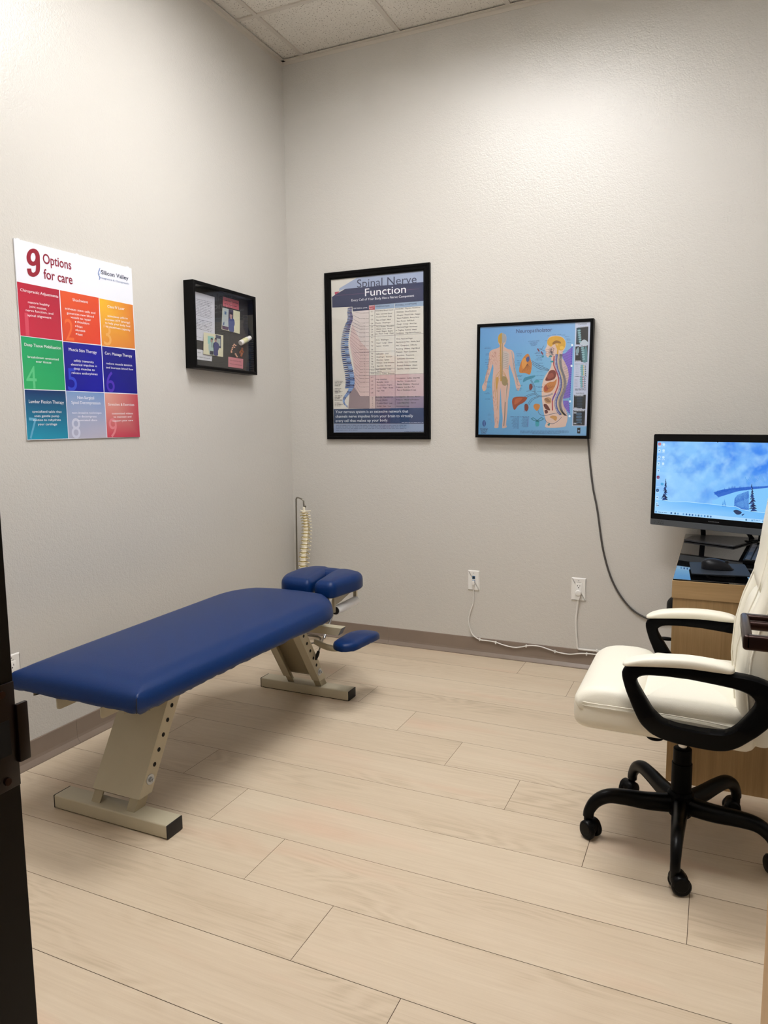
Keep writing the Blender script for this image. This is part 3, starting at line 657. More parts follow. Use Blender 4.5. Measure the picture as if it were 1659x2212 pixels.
# ------------------------------------------------------------ pictures on the walls
def options_poster():
    W, Hh = .607, .750; y0, z0 = -1.942, 1.283
    t = thing('care_options_poster', (0, y0, z0), 'white board poster with nine coloured squares on the left wall', 'poster')
    b = B(); box(b, .0005, .0055, y0, y0+W, z0, z0+Hh, .0005); obj('board', b, M['card'], t, False)
    p = Print(homog([(47, 72), (1271, 388), (1357, 2138), (189, 2168)], [(0, Hh), (W, Hh), (W, 0), (0, 0)]))
    p.L = 0; p.poly([(.001, .001), (W-.001, .001), (W-.001, Hh-.001), (.001, Hh-.001)], '#e4e6f0', raw=True)
    cells = [([(80, 522), (517, 610), (548, 1135), (118, 1080)], ('#b3213a', '#a51f38', '#b8273f', '#c02a44')),
             ([(526, 612), (928, 692), (950, 1180), (557, 1140)], ('#d9552c', '#d44a28', '#d8412c', '#cf4a2b')),
             ([(935, 697), (1283, 768), (1307, 1222), (962, 1190)], ('#e9b22c', '#d2762f', '#cf7a33', '#d98a35')),
             ([(120, 1087), (550, 1142), (582, 1650), (157, 1635)], ('#1b9b62', '#1b8f5a', '#23a060', '#2ea863')),
             ([(558, 1147), (955, 1190), (981, 1672), (588, 1655)], ('#1a1a86', '#0b0b95', '#08089a', '#08088f')),
             ([(963, 1195), (1308, 1237), (1332, 1690), (988, 1672)], ('#10107e', '#07077c', '#05057c', '#07078c')),
             ([(160, 1642), (583, 1660), (612, 2150), (190, 2160)], ('#123065', '#10305f', '#1a86a5', '#1b8fae')),
             ([(590, 1660), (983, 1680), (1012, 2145), (618, 2150)], ('#7a97c4', '#6f8fc2', '#b3adbd', '#aaaac0')),
             ([(990, 1682), (1333, 1697), (1357, 2138), (1018, 2142)], ('#d59a8c', '#b5404e', '#ad3048', '#c23a50'))]
    p.L = 1
    for q, c in cells: p.poly(q, c)
    p.L = 2
    for s, a, b_, h, c in (('1', (172, 1080), (210, 1085), 240, '#cc4a5e'), ('2', (588, 1130), (675, 1138), 225, '#e0683a'), ('3', (985, 1180), (1065, 1188), 215, '#e2a45c'),
                           ('4', (183, 1628), (290, 1634), 240, '#5cc184'), ('5', (612, 1650), (706, 1655), 235, '#2a3fc0'), ('6', (1012, 1666), (1097, 1672), 215, '#4a2bb0'),
                           ('7', (205, 2150), (285, 2155), 225, '#5fa3c4'), ('8', (650, 2145), (740, 2147), 210, '#c5c8da'), ('9', (1040, 2140), (1120, 2140), 200, '#d57f86')):
        p.text(s, a, b_, h, c)
    p.L = 3; wh = '#f0eef4'
    nine = [(248+47*math.cos(a), 270+68*math.sin(a)) for a in [2*PI*k/36 for k in range(37)]]; p.line(nine, 43, '#8f1a30', layer=3)
    p.line([(295, 262), (297, 320), (298, 380), (290, 425), (256, 452), (220, 440), (208, 405), (207, 388)], 42, '#8f1a30', layer=3.6, smooth=6); p.text('Options', (352, 330), (645, 400), 100, '#8a1f38', .012); p.text('for care', (360, 490), (658, 552), 100, '#8a1f38', .012)
    p.text('Silicon Valley', (955, 445), (1238, 510), 42, '#2d3550', .012); p.text('Integrative & Chiropractic', (948, 492), (1242, 556), 20, '#6b7da8')
    p.line([(942, 385), (927, 420), (925, 450), (940, 480), (935, 505)], 7, '#5b79b5', smooth=5); p.line([(935, 400), (945, 430), (930, 462)], 5, '#8aa3cf', smooth=5)
    T = [('Chiropractic Adjustments', (115, 620), (508, 692), 30), ('restore healthy', (195, 745), (418, 780), 24), ('joint motion,', (210, 790), (388, 820), 24), ('nerve function, and', (172, 828), (456, 868), 24), ('spinal alignment', (190, 880), (438, 910), 24),
         ('Shockwave', (658, 725), (815, 750), 30), ('activates stem cells and', (577, 810), (893, 862), 24), ('generates new blood', (597, 858), (877, 900), 24), ('vessels to repair', (637, 902), (848, 935), 24),
         ('shoulders', (705, 952), (830, 972), 24), ('hips', (705, 998), (760, 1006), 24), ('knees', (705, 1038), (788, 1048), 24), ('feet', (708, 1080), (762, 1088), 24),
         ('Class IV Laser', (1020, 795), (1197, 822), 28), ('stimulates cells to', (1020, 890), (1230, 918), 22), ('increase ATP (energy)', (995, 925), (1253, 962), 22), ('to help your body heal', (995, 960), (1255, 1000), 22), ('to maximum capacity', (1003, 998), (1257, 1040), 22),
         ('Deep Tissue Mobilization', (158, 1188), (535, 1228), 32), ('breakdown unwanted', (192, 1312), (512, 1342), 24), ('scar tissue', (278, 1362), (436, 1374), 24),
         ('Muscle Stim Therapy', (618, 1240), (907, 1274), 32), ('safely transmits', (670, 1352), (876, 1372), 24), ('electrical impulses in', (640, 1392), (910, 1412), 24), ('deep muscles to', (670, 1436), (886, 1452), 24), ('release endorphines', (648, 1480), (916, 1496), 24),
         ('Cert. Massage Therapy', (992, 1280), (1275, 1312), 30), ('reduce muscle tension', (1006, 1382), (1275, 1406), 22), ('and increase blood flow', (1005, 1424), (1287, 1448), 22),
         ('Lumbar Flexion Therapy', (203, 1780), (567, 1792), 34), ('specialized table that', (238, 1880), (543, 1884), 24), ('uses gentle pump', (262, 1926), (518, 1928), 24), ('motion to rehydrate', (250, 1968), (534, 1968), 24), ('your cartilage', (297, 2012), (495, 2012), 24),
         ('Non-Surgical', (707, 1740), (880, 1746), 32), ('Spinal Decompression', (645, 1792), (945, 1800), 32), ('non-invasive technique', (653, 1894), (957, 1896), 22), ('to decompress', (710, 1932), (905, 1934), 22), ('herniated discs', (710, 1972), (912, 1972), 22),
         ('Stretches & Exercises', (1028, 1812), (1297, 1816), 28), ('customized videos', (1066, 1902), (1283, 1902), 20), ('to maintain and', (1083, 1938), (1267, 1936), 20), ('support your care', (1072, 1978), (1283, 1974), 20)]
    for s, a, b_, h in T: p.text(s, a, b_, h, wh, .006)
    for c in ((688, 942), (690, 985), (693, 1027), (696, 1066)): p.blob([(c[0]+7*math.cos(k), c[1]+7*math.sin(k)) for k in (0, 1.57, 3.14, 4.71)], wh)
    p.build('printed_face', lambda u, v, d: (.0056+d, y0+u, z0+v), M['prt'], t)
    for u in (.02, .30, .585): b = B(); box(b, .0005, .004, y0+u-.008, y0+u+.008, z0+Hh-.001, z0+Hh+.004, .001); obj('mounting_tab', b, M['card'], t)
options_poster()

def spinal_poster():
    X0, X1, Z0, Z1 = .262, .930, 1.240, 2.219; t = thing('spinal_nerve_chart', (X0, 0, Z0), 'black framed tall chart with a blue spine drawing and navy title band', 'framed poster')
    FW = .040; b = B()
    def rect(i, y): return [(X0+i, y, Z0+i), (X1-i, y, Z0+i), (X1-i, y, Z1-i), (X0+i, y, Z1-i)]
    rings = [rect(0, -.001), rect(0, -.019), rect(.004, -.023), rect(.014, -.023), rect(.018, -.019), rect(.030, -.019), rect(.036, -.013), rect(FW, -.012), rect(FW, -.006)]
    vs = [[b.verts.new(q) for q in r] for r in rings]
    for a, c in zip(vs, vs[1:]):
        for j in range(4): b.faces.new((a[j], a[(j+1) % 4], c[(j+1) % 4], c[j]))
    b.faces.new(vs[0]); obj('frame', b, M['piclack'], t, False)
    W = X1-X0-2*FW; Hh = Z1-Z0-2*FW
    p = Print(homog([(127, 253), (1228, 138), (1216, 2062), (160, 2066)], [(0, Hh), (W, Hh), (W, 0), (0, 0)]))
    navy = '#1b2750'; ink = '#3b3a44'
    p.L = 0; p.poly([(0, 0), (W, 0), (W, Hh), (0, Hh)], '#d5d2ca', raw=True)
    p.L = 1
    p.poly([(222, 388), (225, 355), (440, 222), (1228, 138), (1225, 275), (290, 360)], '#98a5c2')
    p.poly([(170, 398), (230, 392), (175, 440)], '#a8324e')
    p.poly([(385, 640), (575, 600), (575, 1640), (470, 1640), (385, 1480), (400, 1300), (345, 1000), (375, 790)], '#cfc5c3')
    p.poly([(345, 1000), (375, 780), (480, 1000), (575, 1100), (575, 1640), (470, 1640), (388, 1520), (400, 1320)], '#cdb6b4', layer=1.25)
    p.poly([(330, 1785), (345, 1600), (390, 1520), (470, 1638), (575, 1640), (575, 1785)], '#8f7f84', layer=1.5)
    p.poly([(575, 1395), (1220, 1370), (1217, 1635), (575, 1640)], ('#cdb2b2', '#c9b6ba', '#c3abb3', '#c9acae')); p.poly([(575, 1642), (1217, 1637), (1216, 1778), (577, 1785)], ('#a28e95', '#8b809a', '#847a98', '#a58f93'))
    p.poly([(575, 1640), (645, 1640), (645, 1785), (577, 1785)], '#c7b3b0', layer=1.5)
    p.L = 2
    p.poly([(139, 458), (175, 432), (295, 360), (1225, 275), (1222, 503), (645, 553), (575, 560), (575, 615), (385, 630), (380, 575), (142, 586)], navy)
    p.poly([(577, 562), (645, 555), (645, 608), (577, 614)], '#a3283c'); p.poly([(648, 553), (878, 530), (878, 590), (648, 608)], '#8fa5c0'); p.poly([(882, 530), (1224, 500), (1223, 562), (882, 590)], '#8fa5c0')
    p.poly([(158, 1790), (1216, 1776), (1216, 1962), (160, 1962)], ('#1d3a5f', '#1f3a66', '#1d3563', '#1a3a5c')); p.poly([(160, 1964), (1216, 1964), (1216, 2060), (160, 2066)], '#8596b4')
    p.L = 3
    for x in (577, 646, 881): p.line([(x, 600), (x, 1782)], 3, '#5a5560')
    for a, b_ in (((577, 803), (878, 795)), ((577, 932), (1220, 893)), ((400, 1122), (878, 1102)), ((577, 1320), (878, 1308)), ((577, 1362), (878, 1352)), ((400, 1398), (1220, 1370))): p.line([a, b_], 2.5, '#6a6570')
    p.line([(180, 442), (1170, 358)], 2, '#8a4b78')
    p.L = 4
    p.text('Spinal Nerve', (436, 345), (1142, 288), 98, '#26304f', -.004); p.text('Function', (530, 448), (1015, 405), 92, '#eef0f6', -.002)
    p.text('Every Cell of Your Body Has a Nerve Component', (370, 512), (1112, 452), 28, '#e6e8f2'); p.text('VERTEBRAL LEVEL', (390, 604), (560, 592), 14, '#e6e8f2', .01)
    p.text('NERVE', (580, 576), (638, 572), 15, '#f0e0e4', .01); p.text('ROOT*', (580, 602), (638, 598), 15, '#f0e0e4', .01)
    p.text('INNERVATION', (652, 583), (818, 572), 19, '#26304f', .01); p.text('POSSIBLE SYMPTOMS', (890, 565), (1142, 545), 19, '#26304f', .01)
    for s, y in (('Your nervous system is an extensive network that', 1838), ('channels nerve impulses from your brain to virtually', 1892), ('every cell that makes up your body.', 1943)):
        p.text(s, (182, y), ({1838: 1032, 1892: 1088, 1943: 795}[y], y-8), 32, '#dfe6f0', .004, slant=.0)
    roots = [('C1', 640), ('C2', 688), ('C3', 735), ('C4', 783), ('C5', 822), ('C6', 855), ('C7', 886), ('C8', 918), ('T1', 953), ('T2', 1003), ('T3', 1050), ('T4', 1097), ('T5', 1143), ('T6', 1176), ('T7', 1206), ('T8', 1236), ('T9', 1268), ('T10', 1300), ('T11', 1340), ('T12', 1378), ('L1', 1422), ('L2', 1467), ('L3', 1512), ('L4', 1558), ('L5', 1605)]
    for s, y in roots: p.text(s, (598, y), (598+12*len(s), y-1), 14, ink)
    for i, s in enumerate('SACRAL'): p.text(s, (608, 1665+23*i), (618, 1665+23*i), 13, ink)
    lv = [('C1', 650), ('C2', 718), ('C3', 770), ('C4', 808), ('C5', 844), ('C6', 887), ('C7', 937), ('T1', 989), ('T2', 1044), ('T3', 1087), ('T4', 1120), ('T5', 1153), ('T6', 1197), ('T7', 1232), ('T8', 1258), ('T9', 1284), ('T10', 1320), ('T11', 1358), ('T12', 1395), ('L1', 1430), ('L2', 1474), ('L3', 1530), ('L4', 1590), ('L5', 1640)]
    for i, (s, y) in enumerate(lv):
        p.text(s, (510, y+5), (528, y+5), 11, ink); p.line([(468, y), (505, y)], 2, ink); p.line([(535, y-1), (574, y-2)], 2, ink)
        f = i/23; ys = 632+f*880; xs = 388-40*math.sin(min(1, f*1.7)*PI)+10*f; p.line([(xs, ys), (468, y)], 2, '#4a5878' if i < 7 else '#7a5560' if i < 19 else '#5a4a55')
    A = [('Intracranial Blood Vessels', 630, 652, 865), ('Eyes · Lacrimal Gland', 670, 665, 848), ('Parotid Gland · Scalp', 704, 665, 845), ('Base of Skull · Neck', 742, 665, 835), ('Muscles · Diaphragm', 778, 652, 830), ('Neck Muscles · Shoulders', 820, 665, 868), ('Elbows · Arms · Wrists', 850, 665, 845),
         ('Hands · Fingers · Esopha-', 878, 665, 860), ('gus · Heart · Lungs · Chest', 906, 652, 865), ('Arms · Esophagus', 980, 655, 805), ('Heart · Lungs · Chest', 1016, 665, 852), ('Larynx · Trachea', 1052, 665, 806), ('Gallbladder · Liver', 1146, 655, 808), ('Diaphragm · Stomach', 1182, 665, 848),
         ('Pancreas · Spleen', 1218, 665, 812), ('Kidneys · Small Intestine', 1252, 665, 872), ('Appendix · Adrenals', 1288, 665, 835), ('Small Intestines · Colon', 1328, 655, 835), ('Uterus', 1350, 668, 722), ('Uterus · Colon · Buttocks', 1380, 655, 875), ('Large Intestines', 1446, 655, 785), ('Buttocks · Groin', 1480, 665, 806), ('Reproductive Organs', 1514, 665, 845),
         ('Colon · Thighs · Knees', 1548, 665, 858), ('Legs · Feet', 1582, 665, 755), ('Buttocks · Reproductive', 1656, 655, 855), ('Organs · Bladder', 1692, 655, 795), ('Prostate Gland · Legs', 1728, 665, 846), ('Ankles · Feet · Toes', 1764, 665, 830)]
    for s, y, xa, xb in A: p.text(s, (xa, y), (xb, y-(xb-xa)*.06*(1-(y-630)/1300)), 15, ink, .004)
    C_ = [('Headaches · Migraine Headaches', 608, 890, 1183), ('Dizziness · Sinus Problems', 645, 905, 1138), ('Allergies · Head Colds · Fatigue', 684, 905, 1183), ('Vision Problems · Runny Nose', 720, 905, 1170), ('Sore Throat · Stiff Neck', 756, 905, 1112), ('Cough · Croup · Arm Pain', 792, 905, 1138), ('Hand and Finger Numbness', 828, 905, 1146), ('or Tingling · Asthma · Heart', 865, 892, 1138), ('Conditions · High Blood Pressure', 900, 892, 1187),
          ('Wrist, Hand and Finger', 968, 895, 1092), ('Numbness or Pain · Middle Back', 1006, 895, 1176), ('Pain · Congestion · Difficulty', 1046, 895, 1143), ('Breathing · Asthma · High Blood', 1086, 895, 1174), ('Pressure · Heart Conditions', 1124, 895, 1138), ('Bronchitis · Pneumonia', 1164, 905, 1107), ('Gallbladder Conditions', 1204, 905, 1105), ('Jaundice · Liver Conditions', 1244, 905, 1141), ('Stomach Problems · Ulcers', 1284, 905, 1141), ('Gastritis · Kidney Problems', 1322, 905, 1145),
          ('Constipation · Colitis · Diarrhea', 1434, 892, 1172), ('Gas Pain · Irritable Bowel', 1470, 905, 1124), ('Bladder Problems · Menstrual', 1506, 905, 1160), ('Problems · Low Back Pain', 1540, 892, 1112), ('Pain or Numbness in Legs', 1574, 905, 1126), ('Constipation · Diarrhea · Bladder', 1652, 892, 1180), ('Problems · Menstrual Problems', 1688, 892, 1162), ('Lower Back Pain · Pain or', 1724, 905, 1125), ('Numbness in Legs', 1762, 892, 1045)]
    for s, y, xa, xb in C_: p.text(s, (xa, y), (xb, y-(xb-xa)*.07*(1-(y-600)/1300)), 16, ink, .004)
    for i in range(18): 
        if i % 5 != 4: p.greek((172, 1464+i*17), (172+100-(i*13) % 40, 1464+i*17), 8, ink, i)
    for i in range(4): p.greek((186, 1982+i*19), (1010 if i < 3 else 440, 1980+i*19), 9, '#3c4868', i)
    p.greek((955, 1948), (1210, 1947), 8, '#c9d2e4'); p.greek((985, 2052), (1212, 2050), 8, '#3c4868')
    # the drawn spine
    P = [(355, 590), (352, 640), (360, 690), (355, 740), (335, 790), (318, 850), (305, 920), (297, 990), (297, 1060), (305, 1130), (318, 1200), (332, 1270), (348, 1340), (358, 1410), (362, 1470), (355, 1530), (330, 1590), (292, 1640), (272, 1690), (285, 1730), (318, 1762)]
    C = cat([(a, b_, 0) for a, b_ in P], 3); n = len(C)
    for i, q in enumerate(C):
        f = i/n; wd = 24+26*math.sin(min(1, f/.72)*PI/2) if f < .74 else max(6, 46*(1-f)/.26); hh = 11+9*f
        c = ('#3a3f66', '#5c74a8', '#7f9ecb', '#6f8dbd')[i % 4] if f > .25 else ('#2e2f55', '#574f7a', '#6a6a92')[i % 3]
        p.blob([(q.x-wd*.3, q.y-hh*.5), (q.x+wd*.75, q.y-hh*.6), (q.x+wd*.8, q.y+hh*.5), (q.x-wd*.2, q.y+hh*.6)], c, 3, layer=4+(i % 2)*.5)
        if f < .74: p.blob([(q.x-wd*.2, q.y-hh*.3), (q.x-wd*1.15, q.y+hh*.2), (q.x-wd*1.2, q.y+hh*.9), (q.x-wd*.2, q.y+hh*.5)], '#4f6a9e' if i % 2 else '#34426f', 3, layer=5.5)
        p.line([(q.x-wd*.2, q.y), (q.x+wd*.6, q.y-2)], 3, '#a9c2e2' if f > .3 else '#8d86a6', layer=6)
    p.build('printed_chart', lambda u, v, d: (X0+FW+u, -.006-d, Z0+FW+v), M['prt'], t)
    b = B(); box(b, X0+FW-.002, X1-FW+.002, -.0115, -.0100, Z0+FW-.002, Z1-FW+.002); obj('glass_pane', b, M['glass'], t, False)
spinal_poster()

def neuro_poster():
    # light box leaning a touch clockwise on the wall
    W0, H0, D = .614, .610, .047; X0, Z0 = 1.211, 1.248; cx, cz = X0+W0/2, Z0+H0/2
    t = thing('anatomy_light_box', (cx, 0, cz), 'black framed blue anatomy chart of a human body beside the hanging dark cable', 'framed poster')
    b = B(); FW = .016
    def rect(i, y): return [(X0+i, y, Z0+i), (X0+W0-i, y, Z0+i), (X0+W0-i, y, Z0+H0-i), (X0+i, y, Z0+H0-i)]
    rings = [rect(0, -.001), rect(0, -D+.002), rect(.002, -D), rect(FW-.003, -D), rect(FW, -D+.004), rect(FW, -D+.008)]
    vs = [[b.verts.new(q) for q in r] for r in rings]
    for a, c in zip(vs, vs[1:]):
        for j in range(4): b.faces.new((a[j], a[(j+1) % 4], c[(j+1) % 4], c[j]))
    b.faces.new(vs[0]); obj('frame', b, M['piclack'], t, False)
    W = W0-2*FW; Hh = H0-2*FW
    p = Print(homog([(150, 208), (1475, 122), (1408, 1505), (108, 1490)], [(0, Hh), (W, Hh), (W, 0), (0, 0)]))
    p.L = 0; p.poly([(0, 0), (W/2, 0), (W/2, Hh/2), (0, Hh/2)], ('#4f8cbc', '#5c98c6', '#68a8cc', '#4f96c2'), raw=True); p.poly([(W/2, 0), (W, 0), (W, Hh/2), (W/2, Hh/2)], ('#5c98c6', '#74a6d0', '#80b4d6', '#68a8cc'), raw=True)
    p.poly([(0, Hh/2), (W/2, Hh/2), (W/2, Hh), (0, Hh)], ('#4f96c2', '#68a8cc', '#6c9acc', '#5a90c4'), raw=True); p.poly([(W/2, Hh/2), (W, Hh/2), (W, Hh), (W/2, Hh)], ('#68a8cc', '#80b4d6', '#80aad8', '#6c9acc'), raw=True)
    p.L = 1
    p.poly([(1290, 135), (1472, 125), (1415, 1392), (1235, 1385)], '#b9c2d8')
    for q in ([(1303, 200), (1448, 178), (1440, 400), (1295, 400)], [(1288, 425), (1440, 405), (1430, 610), (1280, 610)], [(1262, 1010), (1408, 1008), (1400, 1178), (1257, 1178)], [(1255, 1192), (1398, 1190), (1388, 1380), (1247, 1380)]): p.poly(q, '#10151e', layer=1.5)
    skin = '#c2a194'; sk2 = '#cdb3a6'
    # standing figure seen from behind
    p.blob([(408, 275), (450, 295), (458, 345), (445, 395), (430, 430), (470, 462), (525, 480), (548, 530), (550, 620), (560, 700), (580, 790), (600, 850), (622, 905), (612, 925), (600, 960), (582, 962), (565, 925), (555, 870), (535, 790), (505, 700), (490, 650), (480, 720), (490, 810), (492, 900), (478, 1010), (465, 1090), (460, 1180), (448, 1290), (440, 1370), (448, 1400), (400, 1415), (392, 1390), (400, 1290), (390, 1160), (386, 1050), (380, 930), (372, 1040), (362, 1170), (360, 1290), (350, 1370), (345, 1408), (300, 1408), (305, 1360), (298, 1240), (290, 1130), (283, 1010), (280, 900), (288, 800), (298, 700), (290, 650), (262, 740), (230, 830), (218, 900), (205, 955), (175, 970), (160, 915), (188, 860), (205, 780), (235, 680), (245, 590), (252, 510), (290, 475), (350, 455), (378, 430), (362, 390), (357, 330), (375, 290)], skin, 4)
    p.L = 2
    p.blob([(405, 278), (375, 292), (360, 330), (365, 385), (400, 400)], '#b28f2e'); p.blob([(407, 278), (440, 288), (455, 330), (445, 378), (407, 385)], '#8f9296')
    p.line([(390, 290), (388, 500), (386, 850)], 15, '#a98230', layer=2.5); p.line([(411, 390), (407, 600), (400, 800)], 12, '#8f8068', layer=2.6)
    p.blob([(412, 500), (470, 500), (492, 545), (475, 640), (440, 700), (415, 690)], '#b3a9a4')
    p.blob([(395, 800), (440, 795), (468, 840), (455, 890), (430, 905), (400, 880)], '#8a7a52'); p.blob([(335, 800), (360, 820), (345, 900), (328, 960), (325, 860)], '#b0873a')
    for k in range(9): p.line([(415, 510+k*22), (478, 528+k*22)], 4, '#7a7478', layer=3)
    for k in range(12): p.line([(392, 470+k*30), (375-8*k % 20, 490+k*30)], 3, '#a07c40', layer=3)
    p.line([(520, 490), (530, 600), (545, 720), (580, 860)], 9, '#8d99a6', layer=3); p.line([(465, 870), (445, 1000), (432, 1120), (425, 1260), (412, 1390)], 11, '#75716c', layer=3); p.line([(450, 900), (440, 1030), (436, 1100)], 6, '#c9c0b4', layer=4)
    for pts in ([(385, 720), (330, 790), (312, 900), (320, 1050)], [(388, 750), (350, 820), (340, 980), (345, 1200)], [(400, 750), (450, 800), (470, 900)], [(400, 720), (440, 770), (455, 830)]): p.line(pts, 5, '#b08c48', layer=3, smooth=4)
    rnd = random.Random(3)
    for k in range(70):
        x = rnd.uniform(265, 345); y = rnd.uniform(490, 640) if k % 2 else rnd.uniform(950, 1340)
        p.line([(x, y), (x+rnd.uniform(-14, 14), y+rnd.uniform(12, 34))], 2.5, '#9a6a5c', layer=3)
    for k in range(26):
        f = k/26; p.line([(255-60*f+rnd.uniform(-8, 8), 560+330*f), (250-60*f+rnd.uniform(-12, 12), 590+330*f)], 2.5, '#8a6f6c', layer=3); p.line([(535+50*f+rnd.uniform(-6, 6), 560+330*f), (538+50*f+rnd.uniform(-9, 9), 590+330*f)], 2.5, '#8a6f6c', layer=3)
    # side view figure
    p.L = 1
    p.blob([(945, 390), (960, 330), (1010, 300), (1090, 298), (1150, 330), (1172, 385), (1160, 450), (1135, 490), (1125, 560), (1160, 620), (1192, 700), (1200, 790), (1180, 880), (1150, 960), (1130, 1050), (1130, 1120), (1165, 1200), (1182, 1280), (1165, 1360), (1130, 1400), (920, 1405), (922, 1340), (900, 1250), (880, 1120), (872, 980), (885, 860), (925, 770), (975, 700), (995, 640), (985, 560), (945, 560), (930, 520), (940, 490), (920, 470), (938, 430)], sk2, 4)
    p.poly([(1115, 515), (1160, 510), (1255, 420), (1245, 640), (1215, 1040), (1130, 1060), (1150, 960), (1185, 880), (1202, 790), (1192, 690), (1150, 600)], '#7a5cc0'); p.poly([(1130, 1080), (1195, 1080), (1215, 1250), (1135, 1150)], '#7a5cc0')
    p.L = 2
    p.blob([(950, 400), (952, 350), (990, 315), (1060, 303), (1130, 320), (1165, 370), (1160, 430), (1130, 470), (1090, 470), (1060, 440), (1070, 400), (1020, 405), (990, 430)], '#c79a33')
    p.blob([(1010, 385), (1050, 355), (1100, 365), (1110, 390), (1060, 385), (1020, 405)], '#8a5f1e', layer=3); p.blob([(1100, 430), (1140, 425), (1145, 455), (1105, 462)], '#d9b24a', layer=3); p.line([(1050, 400), (1075, 460), (1070, 520)], 18, '#c79a33', layer=3)
    for k in range(4): p.line([(925, 470+22*k), (1030, 460+20*k)], 8, '#b5998c', layer=3)
    for k in range(18): p.line([(950+rnd.uniform(0, 80), 430+rnd.uniform(0, 110)), (970+rnd.uniform(0, 70), 440+rnd.uniform(0, 110))], 3, rnd.choice(['#3b3f66', '#70434f', '#5b6f86']), layer=4)
    # spine, cord, vessels
    S = [(1060, 520), (1050, 600), (1062, 690), (1092, 780), (1105, 870), (1090, 960), (1055, 1040), (1040, 1120), (1060, 1200), (1100, 1250)]
    C = cat([(a, b_, 0) for a, b_ in S], 6)
    p.line([(c.x, c.y) for c in C], 30, '#53609c', layer=3); p.line([(c.x-6, c.y) for c in C], 10, '#b9bfd8', layer=4); p.line([(c.x+26, c.y) for c in C], 10, '#b0a070', layer=4)
    for i, c in enumerate(C):
        p.line([(c.x-14, c.y), (c.x+12, c.y+2)], 4, '#20295e', layer=5)
        p.blob([(c.x+34, c.y-6), (c.x+62, c.y+2), (c.x+72, c.y+16), (c.x+40, c.y+8)], '#6f6d74', 3, layer=4)
        p.line([(c.x+70, c.y+4), (1195 if i < 45 else 1150, c.y+4)], 2, '#5a6a9a', layer=2.5)
    p.line([(1028, 540), (1022, 640), (1040, 700), (1075, 800), (1070, 900), (1030, 1000), (1000, 1080), (1000, 1200)], 13, '#a03038', layer=4, smooth=4); p.line([(1040, 990), (1010, 1050), (1000, 1080)], 14, '#5a3a9a', layer=5)
    for k in range(30):
        y = 440+k*27; x = 1252-46*(y-400)/850
        if y < 1240: p.blob([(x-5+8*math.cos(a), y+8*math.sin(a)) for a in (0, 1.57, 3.14, 4.71)], '#2c56b8', 3, layer=4)
    for x, y in ((1248, 408), (1237, 660), (1215, 1090), (1206, 1268)): p.blob([(x+13*math.cos(a), y+13*math.sin(a)) for a in (0, 1.05, 2.1, 3.14, 4.19, 5.24)], '#e6f4fb', 3, layer=5)
    for k in range(26):
        y = 445+k*31; x = 1250-46*(y-400)/850
        if y < 1020 or y > 1080: p.line([(x-6, y), (x-45, y+22), (1115+30*math.sin(k*.35), y+50)], 2, '#3b3478', layer=3)
    # organs
    org = [([(715, 518), (745, 590), (758, 660), (735, 765), (680, 750), (608, 742), (618, 650), (660, 560)], '#b5702c'), ([(975, 720), (1030, 715), (1050, 760), (1030, 815), (970, 840), (918, 835), (945, 770)], '#6e2a20'),
           ([(1055, 818), (1045, 880), (1000, 960), (940, 985), (897, 970), (905, 905), (960, 860), (1020, 850)], '#b7763a'), ([(695, 1045), (660, 1100), (590, 1140), (540, 1195), (515, 1110), (530, 1050), (600, 1035)], '#8c3d1e'),
           ([(650, 860), (665, 810), (720, 790), (800, 778), (770, 810), (700, 835)], '#2f7f9c'), ([(780, 865), (800, 835), (840, 835), (845, 858), (815, 862)], '#3a93a6'), ([(725, 890), (750, 880), (765, 915), (750, 950), (725, 950)], '#6a2420'),
           ([(665, 1130), (695, 1122), (712, 1165), (690, 1212), (665, 1190)], '#6a2a22'), ([(772, 1140), (800, 1118), (845, 1130), (845, 1165), (812, 1205), (780, 1175)], '#bb7a35'), ([(893, 1130), (930, 1125), (970, 1185), (960, 1200), (915, 1180)], '#5e2a24'),
           ([(905, 1200), (935, 1195), (945, 1225), (915, 1238)], '#5e2228'), ([(965, 1280), (1000, 1262), (1052, 1275), (1040, 1325), (1000, 1300)], '#b98a50'), ([(900, 1065), (940, 1040), (985, 1055), (980, 1110), (925, 1112)], '#b08a62'), ([(935, 1372), (965, 1350), (960, 1385)], '#2a7f90')]
    for q, c in org: p.blob(q, c, 4, layer=3)
    p.blob([(940, 780), (1000, 745), (1020, 790), (960, 820)], '#8b4434', layer=4); p.blob([(900, 920), (930, 895), (950, 950), (915, 970)], '#a5482c', layer=4); p.blob([(640, 600), (680, 570), (700, 640), (650, 700)], '#c78a3e', layer=4); p.blob([(560, 1060), (640, 1050), (600, 1100), (545, 1130)], '#a5542c', layer=4)
    for k in range(6): p.line([(705, 640), (640+22*k, 740-8*k)], 3, '#6a3c1c', layer=5); p.line([(935, 945), (910+25*k, 880+5*k)], 3, '#7a4020', layer=5)
    p.blob([(905, 1060), (935, 1050), (960, 1070), (975, 1095), (940, 1100)], '#8a6244', layer=4); p.line([(655, 1220), (668, 1180)], 5, '#7a4a50')
    p.blob([(690, 575), (725, 550), (728, 600), (700, 615)], '#35508c', layer=5)
